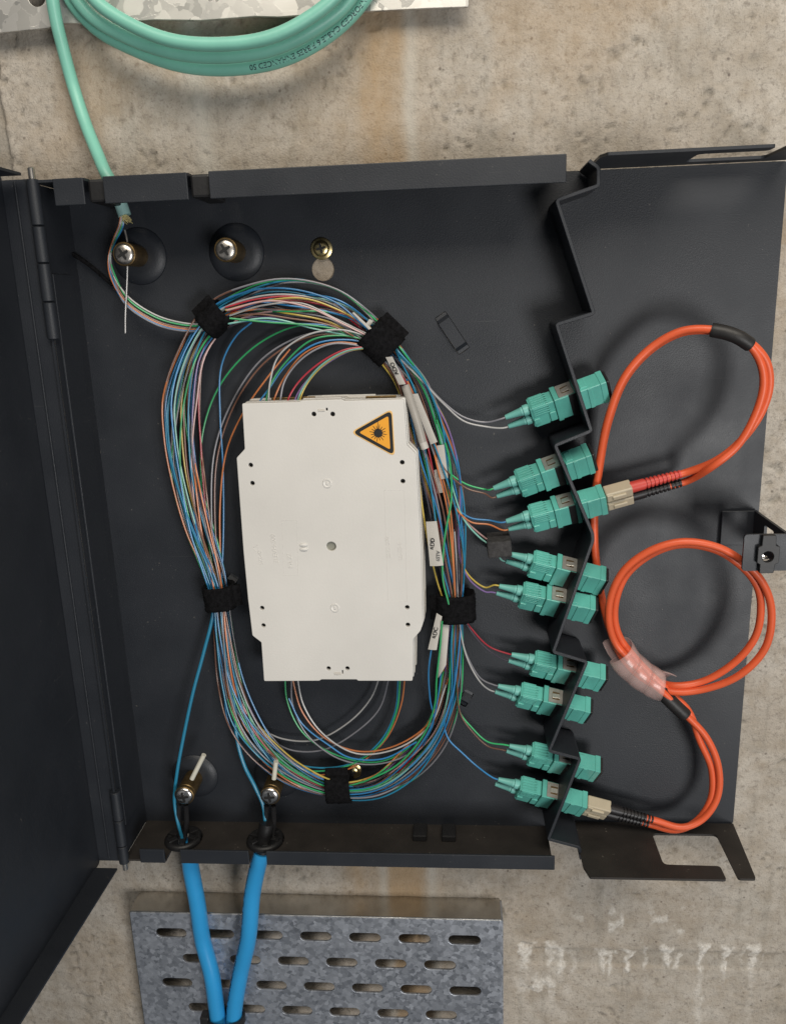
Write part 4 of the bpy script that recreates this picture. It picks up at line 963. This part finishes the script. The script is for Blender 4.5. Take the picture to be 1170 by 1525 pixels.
# spiral wrap
cl = catmull(wp([(915, 955, 22), (930, 982, 22), (952, 1003, 22.5), (975, 1018, 23), (998, 1026, 23)]), 24)
P = cl; T = np.gradient(P, axis=0); T /= np.linalg.norm(T, axis=1)[:, None]
A = np.array([0, -1., 0])[None] - T*(T@np.array([0, -1., 0]))[:, None]; A /= np.linalg.norm(A, axis=1)[:, None]; B = np.cross(T, A)
n = 150; V = []; Fc = []
Ltot = np.linalg.norm(np.diff(P, axis=0), axis=1).sum()
for k in range(n):
    f_ = k/(n-1); th = 2*math.pi*3.4*f_+2.2; wband = .24
    for s in (-.5, -.17, .17, .5):
        u = min(max((f_*.78+.11 + s*wband)*(len(P)-1), 0), len(P)-1.001); q = int(u); p = P[q]+(P[q+1]-P[q])*(u-q)
        ra = 7.6+.25*math.cos(s*6); rb = 7.4
        V.append(tuple(p + rb*math.cos(th)*A[q] + ra*math.sin(th)*B[q]))
for k in range(n-1):
    for j in range(3): Fc.append((k*4+j, k*4+j+1, (k+1)*4+j+1, (k+1)*4+j))
SWo = build('spiral_wrap', (V, Fc), WRAP, None, smooth=True)
md = SWo.modifiers.new('t', 'SOLIDIFY'); md.thickness = .5*S
tag(SWo, 'clear spiral wrap binding the orange cord at lower left of its small coil', 'cable wrap')

# ---------------------------------------------------------------- paper flags, sleeves, foam pad
def flag(name, corners, material, label, cat, curl=.8, t=.18, text=None, group=None):
    """corners: 4 photo points with h, top-left, top-right, bottom-right, bottom-left"""
    C = wp(corners); nu, nv = 7, 7; V = []
    for i in range(nv+1):
        for j in range(nu+1):
            u, v = j/nu, i/nv; p = (C[0]*(1-u)+C[1]*u)*(1-v) + (C[3]*(1-u)+C[2]*u)*v
            V.append(p + np.array([0, -curl*math.sin(math.pi*u)*(0.5+.5*v), 0]))
    Fc = [(i*(nu+1)+j, i*(nu+1)+j+1, (i+1)*(nu+1)+j+1, (i+1)*(nu+1)+j) for i in range(nv) for j in range(nu)]
    n0 = len(V); V += [p + np.array([0, t, 0]) for p in V]; Fc2 = [tuple(n0+k for k in f[::-1]) for f in Fc]
    per = [j for j in range(nu+1)] + [i*(nu+1)+nu for i in range(1, nv+1)] + [nv*(nu+1)+j for j in range(nu-1, -1, -1)] + [i*(nu+1) for i in range(nv-1, 0, -1)]
    side = [(per[k], n0+per[k], n0+per[(k+1) % len(per)], per[(k+1) % len(per)]) for k in range(len(per))]
    o = build(name, (V, Fc+Fc2+side), material, None, smooth='angle'); tag(o, label, cat, group)
    if text:
        for s, size, u, v, ang, m_ in text:
            p = (C[0]*(1-u)+C[1]*u)*(1-v) + (C[3]*(1-u)+C[2]*u)*v
            q = build('printed_text', xf(text_geo(s, size, .04, .06), facing(p[0], -p[1]+curl*math.sin(math.pi*u)*(.5+.5*v)+.22, p[2], math.radians(ang))), m_, o)
    return o
GREYINK = mat('grey_ink', (.12, .12, .12), .6)
flag('label_flag', [(634, 777, 24), (650, 776, 25), (660, 842, 27), (640, 843, 26)], PAPER, 'white paper flag printed ADD hanging between the tray and the right fibres', 'label flag', .5,
     text=[('ADD', 3.0, .38, .50, 86, INK), ('6STV', 2.6, .72, .78, 86, GREYINK)], group='paper flags on the fibres')
flag('label_flag', [(650, 913, 24), (658, 918, 25), (650, 968, 26), (637, 967, 25)], PAPER, 'white paper flag printed ADC poking out below the right fabric tie', 'label flag', .4,
     text=[('ADC', 3.2, .45, .52, 80, INK)], group='paper flags on the fibres')
flag('label_flag', [(574, 532, 26), (584, 531, 27), (604, 572, 27), (594, 573, 26)], PAPER, 'narrow white paper flag printed ADO sticking out below the upper right tie', 'label flag', .2,
     text=[('ADO', 2.9, .5, .42, -68+180, INK)], group='paper flags on the fibres')
flag('label_flag', [(612, 587, 22), (622, 586, 23), (651, 658, 23), (641, 662, 22)], PAPER, 'blank white paper flag slanting among the fibres right of the tray corner', 'label flag', .3, group='paper flags on the fibres')
flag('label_flag', [(648, 664, 20), (661, 662, 21), (667, 712, 21), (654, 714, 20)], PAPER, 'short blank white paper flag between the fibres below the slanting one', 'label flag', .3, group='paper flags on the fibres')
flag('label_flag', [(646, 700, 18), (657, 698, 18), (661, 733, 19), (650, 735, 18)], PAPER, 'lowest blank white flag among the right fibres above the ADD flag', 'label flag', .3, group='paper flags on the fibres')
flag('label_flag', [(656, 920, 22), (670, 915, 22), (664, 990, 24), (652, 1010, 23)], PAPER, 'long pale paper flag hanging behind green fibres below the right tie', 'label flag', .6, group='paper flags on the fibres')
flag('label_flag', [(550, 475, 22), (556, 478, 22), (550, 486, 22), (545, 482, 22)], PAPER, 'tiny white paper corner among the fibres left of the upper right tie', 'label flag', .1, group='paper flags on the fibres')
flag('label_sleeve', [(524, 466, 27), (527, 465, 27), (553, 489, 27), (549, 491, 27)], PAPER, 'thin white sleeve on the outer fibres just left of the upper right tie', 'sleeve', .1)
o, _ = tube('fibre_sleeve', wp([(603, 574, 23), (612, 600, 24), (622, 632, 24), (629, 658, 24)]), 2.1, SLEEVE, None, sides=12); tag(o, 'grey plastic sleeve over fibres beside the upper right tray corner', 'sleeve')
o, _ = tube('fibre_sleeve', wp([(627, 652, 24), (633, 668, 24)]), 2.0, PAPER, None, sides=12); tag(o, 'short white sleeve end with green fibre right of the tray corner', 'sleeve')
o, _ = tube('side_fibre', wp([(624, 715, 19), (628, 750, 19), (634, 790, 20), (642, 830, 21), (652, 870, 18), (664, 905, 17)]), FR, FM['yellow'], None); tag(o, 'yellow fibre dropping from the right side of the tray behind the ADD flag', 'fibre')
o, _ = tube('side_fibre', wp([(668, 900, 25), (659, 860, 26), (662, 800, 26), (672, 740, 25), (668, 680, 22), (650, 625, 20)]), FR*1.15, FM['green'], None); tag(o, 'bright green fibre lying on top of the right bundle above the tie', 'fibre')
o, _ = tube('side_fibre', wp([(658, 925, 26), (655, 965, 26), (650, 1010, 25), (647, 1050, 22), (630, 1095, 19), (590, 1140, 18), (540, 1165, 18)]), FR*1.2, FM['green'], None); tag(o, 'bright green fibre below the right tie curving to the loop bottom', 'fibre')
o, _ = tube('side_fibre', wp([(643, 960, 24), (638, 1000, 23), (640, 1040, 22), (645, 1075, 19), (630, 1110, 18)]), FR, FM['blue'], None); tag(o, 'single blue fibre hanging left of the right bundle below the ADC flag', 'fibre')
x, h, z = at(742, 808, 14)
fp = build('foam_pad', box(x-6.3, x+6.0, -27, -8.2, z-4.4, z+4.4, .8), mat('black_foam', (.05, .049, .05), .9, var=.3, vscale=400, bump=1.0, bscale=1500, spec=.2), None)
tag(fp, 'small black foam pad stuck left of the fourth adapter', 'foam pad')
fp.rotation_euler = (0, math.radians(-4), 0)
